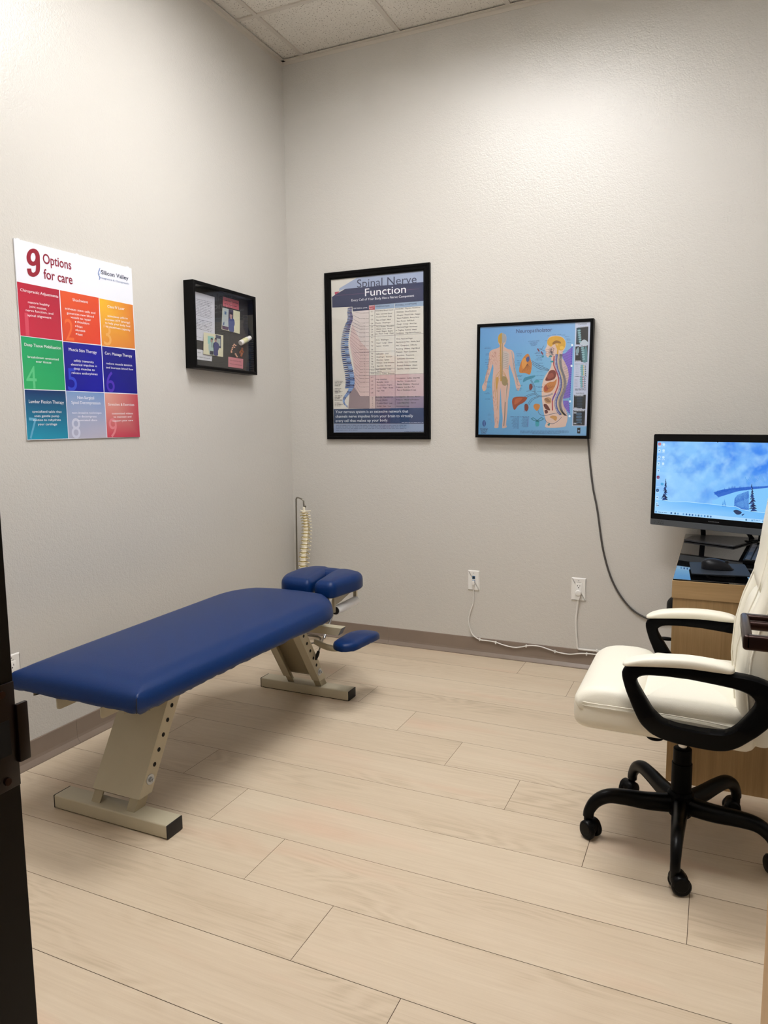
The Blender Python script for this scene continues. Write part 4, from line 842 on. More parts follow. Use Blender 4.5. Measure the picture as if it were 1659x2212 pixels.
    for q in ([(755, 600), (860, 660), (965, 705)], [(755, 618), (860, 682), (965, 712)], [(755, 635), (850, 700), (965, 720)], [(745, 825), (785, 900), (800, 980), (840, 1020), (930, 1020), (1005, 990)], [(738, 835), (775, 910), (790, 990), (835, 1032), (930, 1030), (1010, 1000)], [(665, 1035), (730, 1005), (790, 995)], [(680, 1050), (740, 1018), (800, 1008)], [(705, 1120), (750, 1060), (830, 1030)], [(715, 1135), (760, 1075), (840, 1035)], [(690, 970), (740, 965), (790, 975)], [(825, 1195), (840, 1240), (900, 1262), (1000, 1240), (1090, 1225)], [(905, 1290), (930, 1340), (1000, 1360), (1060, 1330), (1110, 1280)]):
        p.line(q, 5, '#3d5672', smooth=5, layer=2.6)
    p.line([(742, 1300), (770, 1290), (815, 1318), (860, 1288), (890, 1302), (860, 1318), (815, 1330), (770, 1318), (742, 1300)], 8, '#1d6f80', smooth=4); p.blob([(795, 1325), (835, 1325), (832, 1385), (795, 1388)], '#2f93a5')
    for x, y in ((838, 472), (882, 508)): p.line([(x-10, y-18), (x+12, y+18)], 16, '#8a3038', layer=3); p.line([(x-6, y-18), (x+14, y+16)], 4, '#1d3150', layer=4)
    p.line([(862, 462), (915, 480)], 4, '#33506e', layer=3); p.line([(905, 420), (880, 460), (845, 455)], 4, '#33506e', layer=3); p.blob([(875, 550), (905, 538), (895, 562)], '#2f8a96', layer=3)
    for x, y in ((985, 548), (1004, 612)): p.blob([(x-25, y), (x, y-14), (x+22, y), (x, y+8)], '#2b8b95', layer=4)
    # x-ray pictures and little spine details
    for (x, y), s in (((1335, 300), 1), ((1375, 510), 1.0)):
        p.blob([(x-25, y-95), (x+15, y-95), (x+5, y-20), (x+25, y+60), (x-20, y+85), (x-30, y)], ('#1f3f4d'), layer=2)
        for k in range(6): p.blob([(x-18+3*k, y-75+27*k), (x+14+2*k, y-80+27*k), (x+14+2*k, y-62+27*k), (x-16+3*k, y-58+27*k)], '#7fa9b4', 3, layer=3)
    p.blob([(1340, 395), (1390, 340), (1440, 370), (1440, 400)], '#b6c3cf', layer=3); p.blob([(1292, 470), (1325, 430), (1330, 490), (1300, 520)], '#7f99a4', layer=3); p.blob([(1370, 600), (1400, 440), (1425, 440), (1428, 600)], '#4f7f88', layer=2.5)
    for x, y in ((1330, 1100), (1320, 1290)):
        for k in range(4): p.blob([(x-30, y-60+36*k), (x+28, y-64+36*k), (x+30, y-38+36*k), (x-28, y-36+36*k)], '#3c5a74' if y > 1200 else '#1d3346', 3, layer=3)
    for x, y in ((1370, 705), (1362, 850)):
        for k in range(6):
            p.blob([(x-20-6*math.sin(k), y-55+22*k), (x+8, y-58+22*k), (x+8, y-40+22*k), (x-22, y-40+22*k)], '#5f9fae', 3, layer=2); p.blob([(x+8, y-55+22*k), (x+24, y-50+22*k), (x+10, y-40+22*k)], '#c7b45c' if y < 800 else '#b5543c', 3, layer=3); p.blob([(x+28, y-52+22*k), (x+46, y-46+22*k), (x+32, y-36+22*k)], '#2f4f63', 3, layer=3)
    p.poly([(1298, 1408), (1337, 1406), (1333, 1478), (1296, 1476)], '#10131a'); p.poly([(1306, 1440), (1326, 1439), (1325, 1452), (1305, 1453)], '#8fb0d8', layer=3)
    p.text('Neuropatholator', (575, 272), (1008, 246), 46, '#2b2b58', .0, layer=3); p.text('Cervicals', (1328, 163), (1428, 155), 17, '#20242e', .01, layer=3); p.text('Lumbars', (1287, 996), (1385, 996), 17, '#20242e', .01, layer=3)
    for a, b_ in (((1345, 188), (1445, 178)), ((1330, 420), (1432, 410)), ((1285, 602), (1355, 602)), ((1268, 1018), (1378, 1018)), ((1262, 1170), (1358, 1170)), ((1262, 1200), (1390, 1200)), ((1255, 1357), (1352, 1357)), ((1258, 1228), (1290, 1228)), ((1292, 522), (1320, 522))): p.line([a, b_], 14, '#c5ccda', layer=3); p.greek(a, b_, 7, '#3a4050', layer=4)
    for y in (636, 788, 935, 945, 955): p.greek((1275, y), (1425 if y < 900 else 1405, y-2), 8, '#3d4762', layer=3)
    for k in range(6): p.greek((1285, 660+k*25), (1322, 660+k*25), 6, '#5a6a8a', layer=3); p.greek((1270, 830+k*15), (1310, 830+k*15), 6, '#7a5a8a', layer=3)
    dk = '#33507f'
    p.text('AUTONOMIC NERVES', (718, 378), (852, 368), 13, dk, .01, layer=3)
    for k in range(4): p.greek((735+k*6, 390+k*11), (830-k*6, 384+k*11), 7, dk, layer=3)
    for y in [445, 458, 525, 538, 595, 630, 652, 682, 705, 755, 768, 860, 910, 925, 990, 1000, 1065, 1235, 1255, 1305]: p.greek((190+(y*7) % 50, y), (240+(y*7) % 30, y), 7, dk, layer=3)
    for y in [520, 545, 605, 630, 655, 780, 790, 825, 900, 940, 955]: p.greek((585-(y % 30), y), (640-(y % 20), y), 7, dk, layer=3)
    for y in [500, 515, 540, 560, 575, 590, 630, 660, 690, 735, 780, 830, 910, 925, 970]: p.greek((830-(y % 40), y), (900-(y % 20), y), 6, dk, layer=3)
    for x, y in ((920, 360), (950, 300), (1010, 288), (1070, 284), (1120, 290), (1165, 310), (1180, 335), (1185, 350), (1190, 378)): p.greek((x, y), (x+45, y-2), 6, dk, layer=3)
    for k in range(12): p.greek((530-(k*9) % 30, 1292+k*11), (578, 1292+k*11), 6, dk, layer=3); p.greek((645-(k*7) % 25, 1288+k*10), (700, 1288+k*10), 6, dk, layer=3)
    p.greek((492, 1276), (600, 1276), 9, '#20306a', layer=3); p.greek((612, 1276), (718, 1276), 9, '#20306a', layer=3); p.line([(585, 1285), (582, 1425)], 4, '#20306a', layer=3); p.line([(706, 1285), (700, 1398)], 5, '#5a2a8a', layer=3)
    for k in range(3): p.greek((608, 1448+k*11), (1195, 1448+k*11), 7, dk, layer=3)
    p.greek((750, 1478), (1082, 1480), 6, dk, layer=3); p.blob([(178, 1318), (196, 1340), (196, 1375), (178, 1395), (160, 1375), (160, 1340)], '#173a78', layer=3); p.line([(178, 1330), (178, 1385)], 6, '#6f9fd0', layer=4)
    for k in range(6): p.greek((128+k*3, 1418+k*12), (222-k*5, 1418+k*12), 8, '#20304f', layer=3)
    f = lambda u, v, d: (X0+FW+u, -D+.0078-d, Z0+FW+v)
    p.build('printed_chart', f, M['prt'], t, eps=.00012)
    b = B(); box(b, X0+FW-.001, X0+W0-FW+.001, -D+.0045, -D+.006, Z0+FW-.001, Z0+H0-FW+.001); obj('glass_pane', b, M['glass'], t, False)
    t.rotation_euler = (0, math.radians(.7), 0)
neuro_poster()

def shadow_box():
    y0, y1, z0, z1, D = -.982, -.446, 1.612, 2.038, .062
    t = thing('shadow_box_frame', (0, (y0+y1)/2, (z0+z1)/2), 'deep black shadow box with papers, photos and pills on the left wall', 'shadow box')
    FW = .017
    def rect(i, x): return [(x, y0+i, z0+i), (x, y1-i, z0+i), (x, y1-i, z1-i), (x, y0+i, z1-i)]
    b = B(); rings = [rect(0, .001), rect(0, D-.002), rect(.002, D), rect(FW-.004, D), rect(FW, D-.004), rect(FW, .006)]
    vs = [[b.verts.new(q) for q in r] for r in rings]
    for a, c in zip(vs, vs[1:]):
        for j in range(4): b.faces.new((a[j], a[(j+1) % 4], c[(j+1) % 4], c[j]))
    b.faces.new(vs[0]); obj('frame', b, M['piclack'], t, False)
    b = B(); box(b, .006, .018, y0+FW, y1-FW, z0+FW, z1-FW); obj('backing', b, M['mat_dark'], t, False)
    H_ = homog([(221, 198), (1277, 468), (1318, 1765), (280, 1660)], [(-.965, 2.023), (-.465, 2.023), (-.465, 1.628), (-.965, 1.628)])
    def sheet(name, fn, quad, c, dx=.019):
        p = Print(H_); p.L = 0; p.poly(quad, c); p.L = 1; fn(p)
        return p.build(name, lambda u, v, d: (dx+d, u, v), M['matpaper'], t)
    def letter(p):
        for k in range(11): p.greek((362, 470+k*28), (645-(k % 3)*12, 528+k*30), 10, '#4a4a55', k)
        for k in range(7): p.greek((366, 830+k*27), (660-(k % 4)*10, 890+k*28), 10 if k % 3 else 13, '#3a3a45', k)
        p.greek((366, 1148), (462, 1162), 9, '#4a4a55')
    sheet('letter', letter, [(215, 305), (690, 430), (700, 1110), (700, 1260), (250, 1185)], '#c3c4cd')
    def card1(p): p.greek((865, 480), (1105, 535), 15, '#3a2530'); p.greek((870, 540), (1085, 595), 15, '#3a2530')
    sheet('pink_card', card1, [(838, 415), (1125, 490), (1128, 655), (838, 585)], '#b8606a')
    def card2(p): p.text('No need for the', (975, 1565), (1175, 1590), 22, '#3a2530'); p.text('heavy medications', (975, 1625), (1190, 1655), 22, '#3a2530')
    sheet('pink_card', card2, [(945, 1495), (1212, 1530), (1210, 1705), (945, 1675)], '#c07a84')
    def note(p): p.text('to return to work', (375, 1515), (620, 1548), 30, '#2a2a35'); p.text('a new', (370, 1435), (455, 1447), 28, '#2a2a35')
    sheet('white_note', note, [(300, 1360), (480, 1385), (655, 1490), (650, 1585), (300, 1545)], '#c9cad0')
    def ph1(p):
        p.poly([(830, 615), (935, 640), (925, 960), (820, 940)], '#a9b3b5'); p.poly([(935, 640), (1020, 660), (1015, 880), (930, 860)], '#3d3550'); p.poly([(860, 680), (895, 688), (893, 742), (860, 735)], '#3d5f86', layer=2)
        p.blob([(978, 700), (1000, 730), (995, 790), (978, 805), (958, 785), (958, 725)], '#b08a88', layer=2); p.blob([(978, 690), (1003, 720), (1000, 740), (960, 730), (958, 712)], '#2a2230', layer=3)
        p.blob([(975, 800), (1030, 825), (1045, 910), (1030, 960), (1028, 1045), (945, 1025), (930, 900), (935, 820)], '#3a4a80', layer=3); p.blob([(975, 800), (995, 805), (978, 825), (962, 805)], '#b08a88', layer=4)
        p.poly([(820, 935), (935, 965), (930, 1022), (822, 1000)], '#4a2a4f', layer=2); p.poly([(850, 870), (860, 872), (858, 930), (828, 925)], '#39507e', layer=3)
        p.text('THE OWN PAIN WAS', (845, 0), (850, 0), 1, '#000000') if False else None
    sheet('portrait_photo', ph1, [(825, 615), (1138, 682), (1138, 1080), (812, 1005)], '#cfcdb0', .022)
    def ph2(p):
        p.poly([(558, 1128), (665, 1145), (660, 1290), (562, 1275)], '#84b5ae'); p.poly([(700, 1105), (798, 1125), (800, 1350), (705, 1335)], '#3c3f58'); p.poly([(715, 1170), (785, 1182), (787, 1310), (720, 1300)], '#9aa3a0', layer=1.5)
        p.blob([(628, 1172), (650, 1195), (645, 1240), (628, 1250), (610, 1232), (612, 1190)], '#9a7f78', layer=2); p.blob([(628, 1165), (652, 1185), (645, 1196), (610, 1190)], '#26222c', layer=3)
        p.blob([(630, 1248), (665, 1270), (668, 1400), (660, 1470), (600, 1460), (580, 1400), (575, 1290)], '#9db5b0', layer=3); p.poly([(600, 1395), (662, 1405), (660, 1470), (598, 1460)], '#2a2a38', layer=4); p.poly([(628, 1250), (638, 1252), (642, 1340), (632, 1338)], '#26304a', layer=4)
        p.blob([(700, 1168), (722, 1190), (718, 1235), (700, 1248), (682, 1230), (682, 1185)], '#9a7f78', layer=2); p.blob([(700, 1160), (725, 1182), (718, 1194), (682, 1186)], '#26222c', layer=3)
        p.blob([(700, 1240), (750, 1262), (765, 1340), (745, 1400), (742, 1478), (672, 1470), (665, 1380), (655, 1310), (665, 1258)], '#35386c', layer=3)
    sheet('couple_photo', ph2, [(487, 1068), (838, 1115), (838, 1503), (485, 1458)], '#cbc8ac', .024)
    def P3(px, x): u, v = H_(px); return Vector((x, u, v))
    b = B(); a, c = P3((1120, 1250), .033), P3((1290, 1150), .033); tube(b, [a, a.lerp(c, .03), a.lerp(c, .72), a.lerp(c, .80), a.lerp(c, .82), c], [.012, .014, .0145, .011, .0125, .0125], 16)
    bt = obj('pill_bottle', b, M['whiteplate'], t)
    b = B(); tube(b, [a.lerp(c, .2), a.lerp(c, .62)], .0147, 16); obj('bottle_label', b, pm('pale_label', '#d6d3a8', .5, var=.12), bt)
    rnd = random.Random(8)
    for q in ((1040, 1275), (1065, 1290), (1022, 1300), (1045, 1325), (1010, 1335), (1000, 1365), (990, 1395), (990, 1415), (1065, 1445), (1078, 1470), (1092, 1492)):
        b = B(); sphere(b, P3(q, .0225), .0052, 10, (.7, 1.2, .8)); obj('pill', b, M['peach'], t)
    b = B()
    for q in ((1185, 1350), (1170, 1385), (1195, 1400), (1150, 1415), (1180, 1440), (1170, 1470)): sphere(b, P3(q, .022), .008, 8, (.5, 1, 1))
    obj('brown_tablets', b, M['brown'], t)
    b = B(); box(b, D-.0075, D-.006, y0+FW-.001, y1-FW+.001, z0+FW-.001, z1-FW+.001); obj('glass_pane', b, M['glass'], t, False)
    t.rotation_euler = (math.radians(-.8), 0, 0)
shadow_box()

# ------------------------------------------------------------ desk and what stands on it
def build_desk():
    t = thing('desk', (2.9, -.58, 0), 'oak desk with black glass top and solid end panel at the back wall', 'desk')
    b = B(); box(b, 2.298, RX-.005, -1.168, -.016, .700, .764, .001); obj('desk_top', b, M['oakx'], t, False)
    b = B(); box(b, 2.300, RX-.01, -1.165, -.018, .764, .7695, .0008); obj('glass_top', b, M['deskglass'], t, False)
    b = B(); box(b, 2.302, RX-.03, -1.163, -1.130, .0, .699); obj('end_panel', b, M['oak'], t, False)
    b = B(); box(b, 2.95, 2.985, -1.12, -.03, .0, .699); obj('support_panel', b, M['oak'], t, False)
    b = B(); box(b, 2.50, RX-.03, -.06, -.03, .30, .699); obj('back_panel', b, M['oak'], t, False)
build_desk()
ZD = .7697
def build_monitor():
    L = Vector((2.145, -.199, .834)); th = -.42; til = .014
    d = Vector((math.cos(th), math.sin(th), 0)); n = Vector((math.sin(th), -math.cos(th), 0)); up = Vector((0, 0, 1))*math.cos(til)-n*math.sin(til)
    f = lambda u, v, w: L+d*u+up*v+n*w
    c = L+d*.32
    t = thing('desktop_computer', (2.47, -.24, ZD), 'black all-in-one computer showing a blue snowy landscape on the desk', 'computer')
    W, Hh = .612, .437
    b = B(); P = fillet([(0, .028), (W, .028), (W, Hh), (0, Hh)], [.002, .002, .008, .008], 4); prism(b, P, f, -.030, .001, .001); obj('bezel', b, M['screenblack'], t, angle=30)
    b = B(); P = fillet([(0, 0), (W, 0), (W, .0285), (0, .0285)], [.006, .006, .001, .001], 4); prism(b, P, f, -.030, .0015, .001); ch = obj('speaker_bar', b, M['chin'], t, angle=30)
    b = B(); prism(b, fillet([(.05, .03), (W-.05, .03), (W-.05, .36), (.05, .36)], .03, 4), f, -.052, -.029, .004); obj('rear_shell', b, M['darkmetal'], t, angle=30)
    # picture on the screen
    U0, U1, V0, V1 = .020, .592, .056, .403
    p = Print(homog([(186, 150), (1745, 160), (1683, 1128), (150, 982)], [(U0, V1), (U1, V1), (U1, V0), (U0, V0)]))
    NX, NY = 150, 84; vb = len(p.v)
    def mixc(a, b_, k): k = max(0, min(1, k)); return tuple(x+(y-x)*k for x, y in zip(a, b_))
    cl, cb, cw, cm, cs = lin('#7fc0fb'), lin('#2f82ee'), lin('#a9dcff'), lin('#4596ee'), lin('#58aef8')
    for j in range(NY+1):
        for i in range(NX+1):
            s, q = i/NX, j/NY; P = Vector((s*5, q*3.2, 0))
            n1 = noise.fractal(P*1.1, 1.0, 2.0, 5); n2 = noise.fractal(P*2.6+Vector((7, 3, 0)), 1.0, 2.0, 5)
            c_ = mixc(cl, cb, .30+.55*(s-.35)+.9*n1-.35*(1-q)); c_ = mixc(c_, cw, .55*max(0, n2+.25)*(1-abs(q-.7))+.35*max(0, .45-s))
            if q < .58:
                k = (.58-q)*3.2; c_ = mixc(c_, cm, .55*min(1, k)*max(0, (s-.38)*3)*(.6+.8*n2)); c_ = mixc(c_, cw, .5*max(0, .42-s)*2)
            ridge = .17-.09*s+.012*noise.noise(Vector((s*12, 1, 0)))+.03*math.exp(-((s-.02)/.06)**2)
            if q < ridge: c_ = mixc(cs, lin('#2f86e6'), .6*max(0, n1+.3)+(ridge-q)*2); c_ = mixc(c_, cw, max(0, 1-(ridge-q)*60)*.7)
            p.v.append((U0+(U1-U0)*s, V0+(V1-V0)*q, 0)); p.c.append(c_)
    for j in range(NY):
        for i in range(NX): a = vb+j*(NX+1)+i; p.f.append((a, a+1, a+NX+2, a+NX+1))
    p.L = 1
    rnd = random.Random(5); dkb = '#1247b0'; ntree = '#10224f'
    p.poly([(860, 745), (960, 712), (1090, 695), (1290, 678), (1480, 672), (1745, 640), (1745, 690), (1480, 700), (1330, 705), (1140, 735), (1040, 765), (920, 800)], '#2a68cc')
    for k in range(46): x = 880+k*13; y = 745-60*min(1, k/16)+rnd.uniform(-6, 6)+(k-16)*.3; p.poly([(x-7, y+28), (x, y-rnd.uniform(2, 22)), (x+7, y+28)], '#1f58c0')
    p.L = 2
    p.poly([(845, 840), (1000, 780), (1130, 738), (1300, 712), (1480, 695), (1745, 660), (1745, 1010), (1480, 985), (1300, 960), (1100, 905), (845, 885)], '#7fc6fb')
    p.poly([(1112, 905), (1118, 815), (1150, 775), (1290, 725), (1295, 950), (1200, 945)], '#1550bd'); 
    for k in range(14): x = 1122+k*13; y = 805-k*5; p.poly([(x-8, y+70), (x, y-rnd.uniform(5, 26)), (x+8, y+70)], '#1550bd')
    for x, y in ((975, 910), (1005, 912), (995, 880)): p.poly([(x-13, y), (x, y-62), (x+13, y)], '#3a7fd8')
    for k in range(14): p.line([(1250+k*17, 560+30*math.sin(k)), (1265+k*17, 610+20*math.cos(k))], 5, '#4f9dea', layer=1)
    p.poly([(158, 815), (300, 838), (500, 852), (640, 862), (870, 886), (1060, 908), (1130, 912), (1220, 950), (1480, 985), (1700, 1000), (1690, 1080), (152, 950)], ('#8ccbfc', '#7cc2fb', '#6cb8fa', '#62b2f8', '#5aaef8', '#5cb0f8', '#5cb0f8', '#62b4f8', '#6ab8f8', '#6ab8f8', '#6ab8f8', '#9ad2fd')); p.line([(158, 812), (300, 840), (400, 852), (520, 851), (700, 868), (870, 885), (1060, 908), (1130, 910), (1210, 945), (1330, 970), (1480, 982), (1680, 1010)], 6, '#b4e2ff', layer=3)
    def pine(x, y0, y1, wd, sl=0):
        for k in range(11):
            f_ = k/10; yy = y0+(y1-y0)*f_; ww = wd*(.15+.85*f_); xx = x+sl*f_
            for s in range(3):
                dx = rnd.uniform(-.9, .9)*ww; p.poly([(xx-ww*.5+dx*.4, yy+14), (xx+dx*.3, yy-20), (xx+ww*.55+dx*.4, yy+10)], ntree if (k+s) % 3 else '#1c3c80', layer=3+s*.2)
            if k % 2: p.line([(xx-ww*.4, yy+4), (xx+ww*.1, yy-2)], 5, '#86bdf0', layer=4)
        p.line([(x, y0-26), (x+sl, y1)], 5, ntree, layer=3)
    pine(287, 610, 820, 55, -22); pine(1330, 670, 955, 80, 10)
    p.blob([(1105, 958), (1150, 950), (1205, 975), (1190, 1000), (1150, 1005), (1120, 985)], '#20365f', layer=4); p.blob([(1205, 1005), (1240, 995), (1215, 1020)], '#24457f', layer=4); p.blob([(170, 895), (205, 890), (190, 905)], '#24457f', layer=3)
    # desktop icons and task bar
    ic = ['#d8e6f4', '#cfe6fb', '#bfe0fa', '#b03040', '#e8f4ff', '#5fb0d8']
    for k, y in enumerate((182, 258, 334, 410, 490, 566, 648, 718, 800, 875)):
        x = 212-k*3.6; c_ = {0: '#e07060', 5: '#8a2038', 7: '#2a4a78'}.get(k, '#bfe2fb')
        if k != 6: p.blob([(x-14, y-14), (x+14, y-14), (x+14, y+14), (x-14, y+14)], c_, 3, layer=5); p.blob([(x-6, y-5), (x+6, y-5), (x+6, y+6), (x-6, y+6)], '#3f7fc8', 3, layer=6)
        p.greek((x-18, y+26), (x+18, y+27), 7, '#e6f2ff', layer=5)
    for k, y in enumerate((188, 258, 336, 410)): x = 262-k*3; p.blob([(x-12, y-12), (x+12, y-12), (x+12, y+12), (x-12, y+12)], '#c8e8fc', 3, layer=5); p.greek((x-18, y+26), (x+18, y+27), 7, '#dff0ff', layer=5)
    p.blob([(228, 632), (258, 634), (256, 660), (228, 658)], '#4aa4e0', 3, layer=5)
    p.poly([(152, 945), (1685, 1085), (1683, 1128), (150, 982)], '#a6d6fb', layer=4)
    for x in (170, 352, 398, 432, 498, 534, 572, 607, 645, 680, 715, 755, 792, 828, 1262, 1335, 1470): y = 963+(x-150)*.0945; p.blob([(x-8, y-9), (x+8, y-9), (x+8, y+9), (x-8, y+9)], rnd.choice(['#3f86c8', '#2a64a8', '#5f9fd8', '#36658f']), 3, layer=5)
    p.greek((195, 968), (300, 978), 9, '#4a7aa8', layer=5); p.greek((1350, 1068), (1435, 1076), 9, '#2f6ab0', layer=5)
    p.build('screen', lambda u, v, w: f(u, v, .0016+w), M['screen'], t, eps=.0001)
    q = Print(); q.text('PAVILION', (.288, .0385), (.334, .0385), -.0048, '#8a8a90', .01)
    q.v = []; q.f = []; q.c = []
    vs_, fs_ = glyphs('PAVILION', .01); x0 = min(v[0] for v in vs_); x1 = max(v[0] for v in vs_)
    q.v = [(.284+(v[0]-x0)/(x1-x0)*.048, .0385+v[1]*.0062, 0) for v in vs_]; q.c = [lin('#77777c')]*len(vs_); q.f = list(fs_)
    q.build('maker_lettering', lambda u, v, w: f(u, v, .0015), M['prt'], t)
    b = B(); cyl(b, f(.308, .404, .0005), f(.308, .404, .0017), .003, 14); obj('webcam', b, M['mouse'], t)
    b = B()
    for k in range(12):
        for r in range(3): box(b, 0, .0012, 0, .0012, 0, .0005); 
    b.free(); b = B()
    rn = random.Random(2)
    for k in range(60): u, v = rn.uniform(.02, .07), rn.uniform(.006, .022); cyl(b, f(u, v, .001), f(u, v, .002), .0009, 6)
    obj('speaker_hole', b, M['darkhole'], ch)['kind'] = 'stuff'
    # stand: neck behind the screen and a flat chevron foot
    b = B(); prism(b, fillet([(2.300, -.262), (2.512, -.385), (2.625, -.13), (2.60, -.10), (2.40, -.075), (2.335, -.12)], .008, 3), fxy, ZD+.001, ZD+.008, .001); obj('stand_foot', b, M['darkmetal'], t, angle=30)
    for k0, u0_ in ((2.372, .225), (2.585, .385)):
        b = B(); lo = [Vector((k0+.022*q, -.088-.006*q+(.012 if h else 0)-(.03 if k0 > 2.5 else 0), ZD+.006)) for q, h in ((0, 0), (1, 0), (1, 1), (0, 1))]
        hi = [f(u0_+.022*q, .06, -.034-(.012 if h else 0)) for q, h in ((0, 0), (1, 0), (1, 1), (0, 1))]
        loft(b, [lo, hi]); obj('stand_strut', b, M['darkmetal'], t, False)
    b = B(); tube(b, cat([f(.49, .02, -.05), f(.485, -.03, -.06), (2.60, -.33, ZD+.03), (2.585, -.22, ZD+.012), (2.66, -.15, ZD+.006), (2.72, -.06, ZD+.006)], 6), .0032, 8); obj('power_lead', b, M['black'], t)
    b = B(); tube(b, cat([f(.44, .02, -.05), f(.45, -.04, -.05), (2.56, -.30, ZD+.022), (2.62, -.24, ZD+.006), (2.70, -.2, ZD+.006)], 6), .0026, 8); obj('data_lead', b, M['black'], t)
build_monitor()

def build_keyboard():
    a = Vector((2.536, -.775, 0)); e = (Vector((2.581, -.356, 0))-a); ln = e.length; e.normalize(); n = Vector((e.y, -e.x, 0))
    f = lambda u, v, z: a+e*u+n*v+Vector((0, 0, z))
    t = thing('keyboard', tuple(f(ln/2, .065, ZD)), 'dark blue-black keyboard at the right edge of the desk', 'keyboard')
    b = B(); prism(b, fillet([(0, 0), (ln, 0), (ln, .135), (0, .135)], .006, 3), f, ZD+.001, ZD+.016, .002); obj('case', b, M['black'], t, angle=30)
    N = 0
    for r in range(5):
        u = .008
        while u < ln-.02:
            wd = .0178 if r else .0178
            if r == 0 and .09 < u < .16: wd = .09
            b = B(); pts = [(u, .008+r*.024), (u+wd, .008+r*.024), (u+wd, .027+r*.024), (u, .027+r*.024)]
            prism(b, pts, f, ZD+.0155, ZD+.0195, .0012); obj('key', b, M['key'], t, False); N += 1
            u += wd+.0022
            if abs(u-.30) < .012: u += .012
            if N >= 96: break
build_keyboard()

def build_mouse():
    t = thing('mouse_platform', (2.45, -.975, ZD), 'thin dark square mouse mat raised on a round base by the desk edge', 'mouse mat')
    b = B(); prism(b, fillet([(2.345, -.895), (2.360, -1.125), (2.557, -1.098), (2.541, -.872)], .010, 4), fxy, ZD+.012, ZD+.0165, .001); obj('mat', b, M['matte'], t, angle=30)
    b = B(); cyl(b, (2.46, -1.03, ZD+.0002), (2.46, -1.03, ZD+.012), .05, 36, .002); obj('round_base', b, M['darkmetal'], t)
    q = ZD+.0165
    t2 = thing('computer_mouse', (2.445, -1.02, q), 'black computer mouse on the raised square mat', 'mouse')
    b = B(); rings = []; ax = Vector((.985, .12, 0)).normalized(); sd = Vector((-ax.y, ax.x, 0)); c = Vector((2.446, -1.008, q+.0005))
    for k in range(15):
        s = -1+2*k/14; w_ = .031*(max(0, 1-abs(s)**2.6))**.5*(1-.12*s)+.0008; h_ = .039*(max(0, 1-abs(s+.12)**2.3))**.5*(1-.22*(s+.2)) if abs(s+.12) < 1 else .002
        rings.append([c+ax*s*.056+sd*w_*math.cos(a)*(1 if math.sin(a) > 0 else 1)+Vector((0, 0, max(.001, h_*max(0, math.sin(a))**.75 if math.sin(a) > 0 else .001))) for a in [2*PI*j/20 for j in range(20)]])
    loft(b, rings); m = obj('shell', b, M['mouse'], t2, angle=60)
    b = B(); cyl(b, c+ax*.030+Vector((0, 0, .026))-sd*.003, c+ax*.030+Vector((0, 0, .026))+sd*.003, .007, 16); obj('scroll_wheel', b, M['rubber'], t2)
build_mouse()

def build_stool():
    t = thing('office_stool', (2.52, -.62, 0), 'black stool tucked under the desk, only its rim and lever showing', 'stool')
    b = B(); pillow(b, [(2.52+.265*math.cos(a), -.62+.21*math.sin(a)) for a in [2*PI*k/28 for k in range(28)]], .505, .580, .035, .006, .02); obj('seat', b, M['black'], t, angle=70)
    b = B(); box(b, 2.42, 2.62, -.70, -.54, .46, .506, .006); obj('mechanism', b, M['black'], t)
    b = B(); tube(b, [(2.45, -.66, .47), (2.33, -.68, .43), (2.285, -.69, .414)], .005, 8); pillow(b, [(2.262+.026*math.cos(a), -.695+.016*math.sin(a)) for a in [2*PI*k/16 for k in range(16)]], .406, .416, .004, .001, .003, step=.01); obj('height_lever', b, M['black'], t)
    b = B(); cyl(b, (2.52, -.62, .06), (2.52, -.62, .46), .025, 20); obj('column', b, M['black'], t)
    for k in range(5):
        a = 2*PI*k/5+.3; b = B(); tube(b, [(2.52, -.62, .10), (2.52+.13*math.cos(a), -.62+.13*math.sin(a), .09), (2.52+.205*math.cos(a), -.62+.205*math.sin(a), .058)], [.018, .015, .011], 8); lg = obj('base_leg', b, M['black'], t)
        b = B(); cyl(b, (2.52+.21*math.cos(a)-.02*math.sin(a), -.62+.21*math.sin(a)+.02*math.cos(a), .026), (2.52+.21*math.cos(a)+.02*math.sin(a), -.62+.21*math.sin(a)-.02*math.cos(a), .026), .0258, 18, .004); obj('caster', b, M['black'], lg)
build_stool()

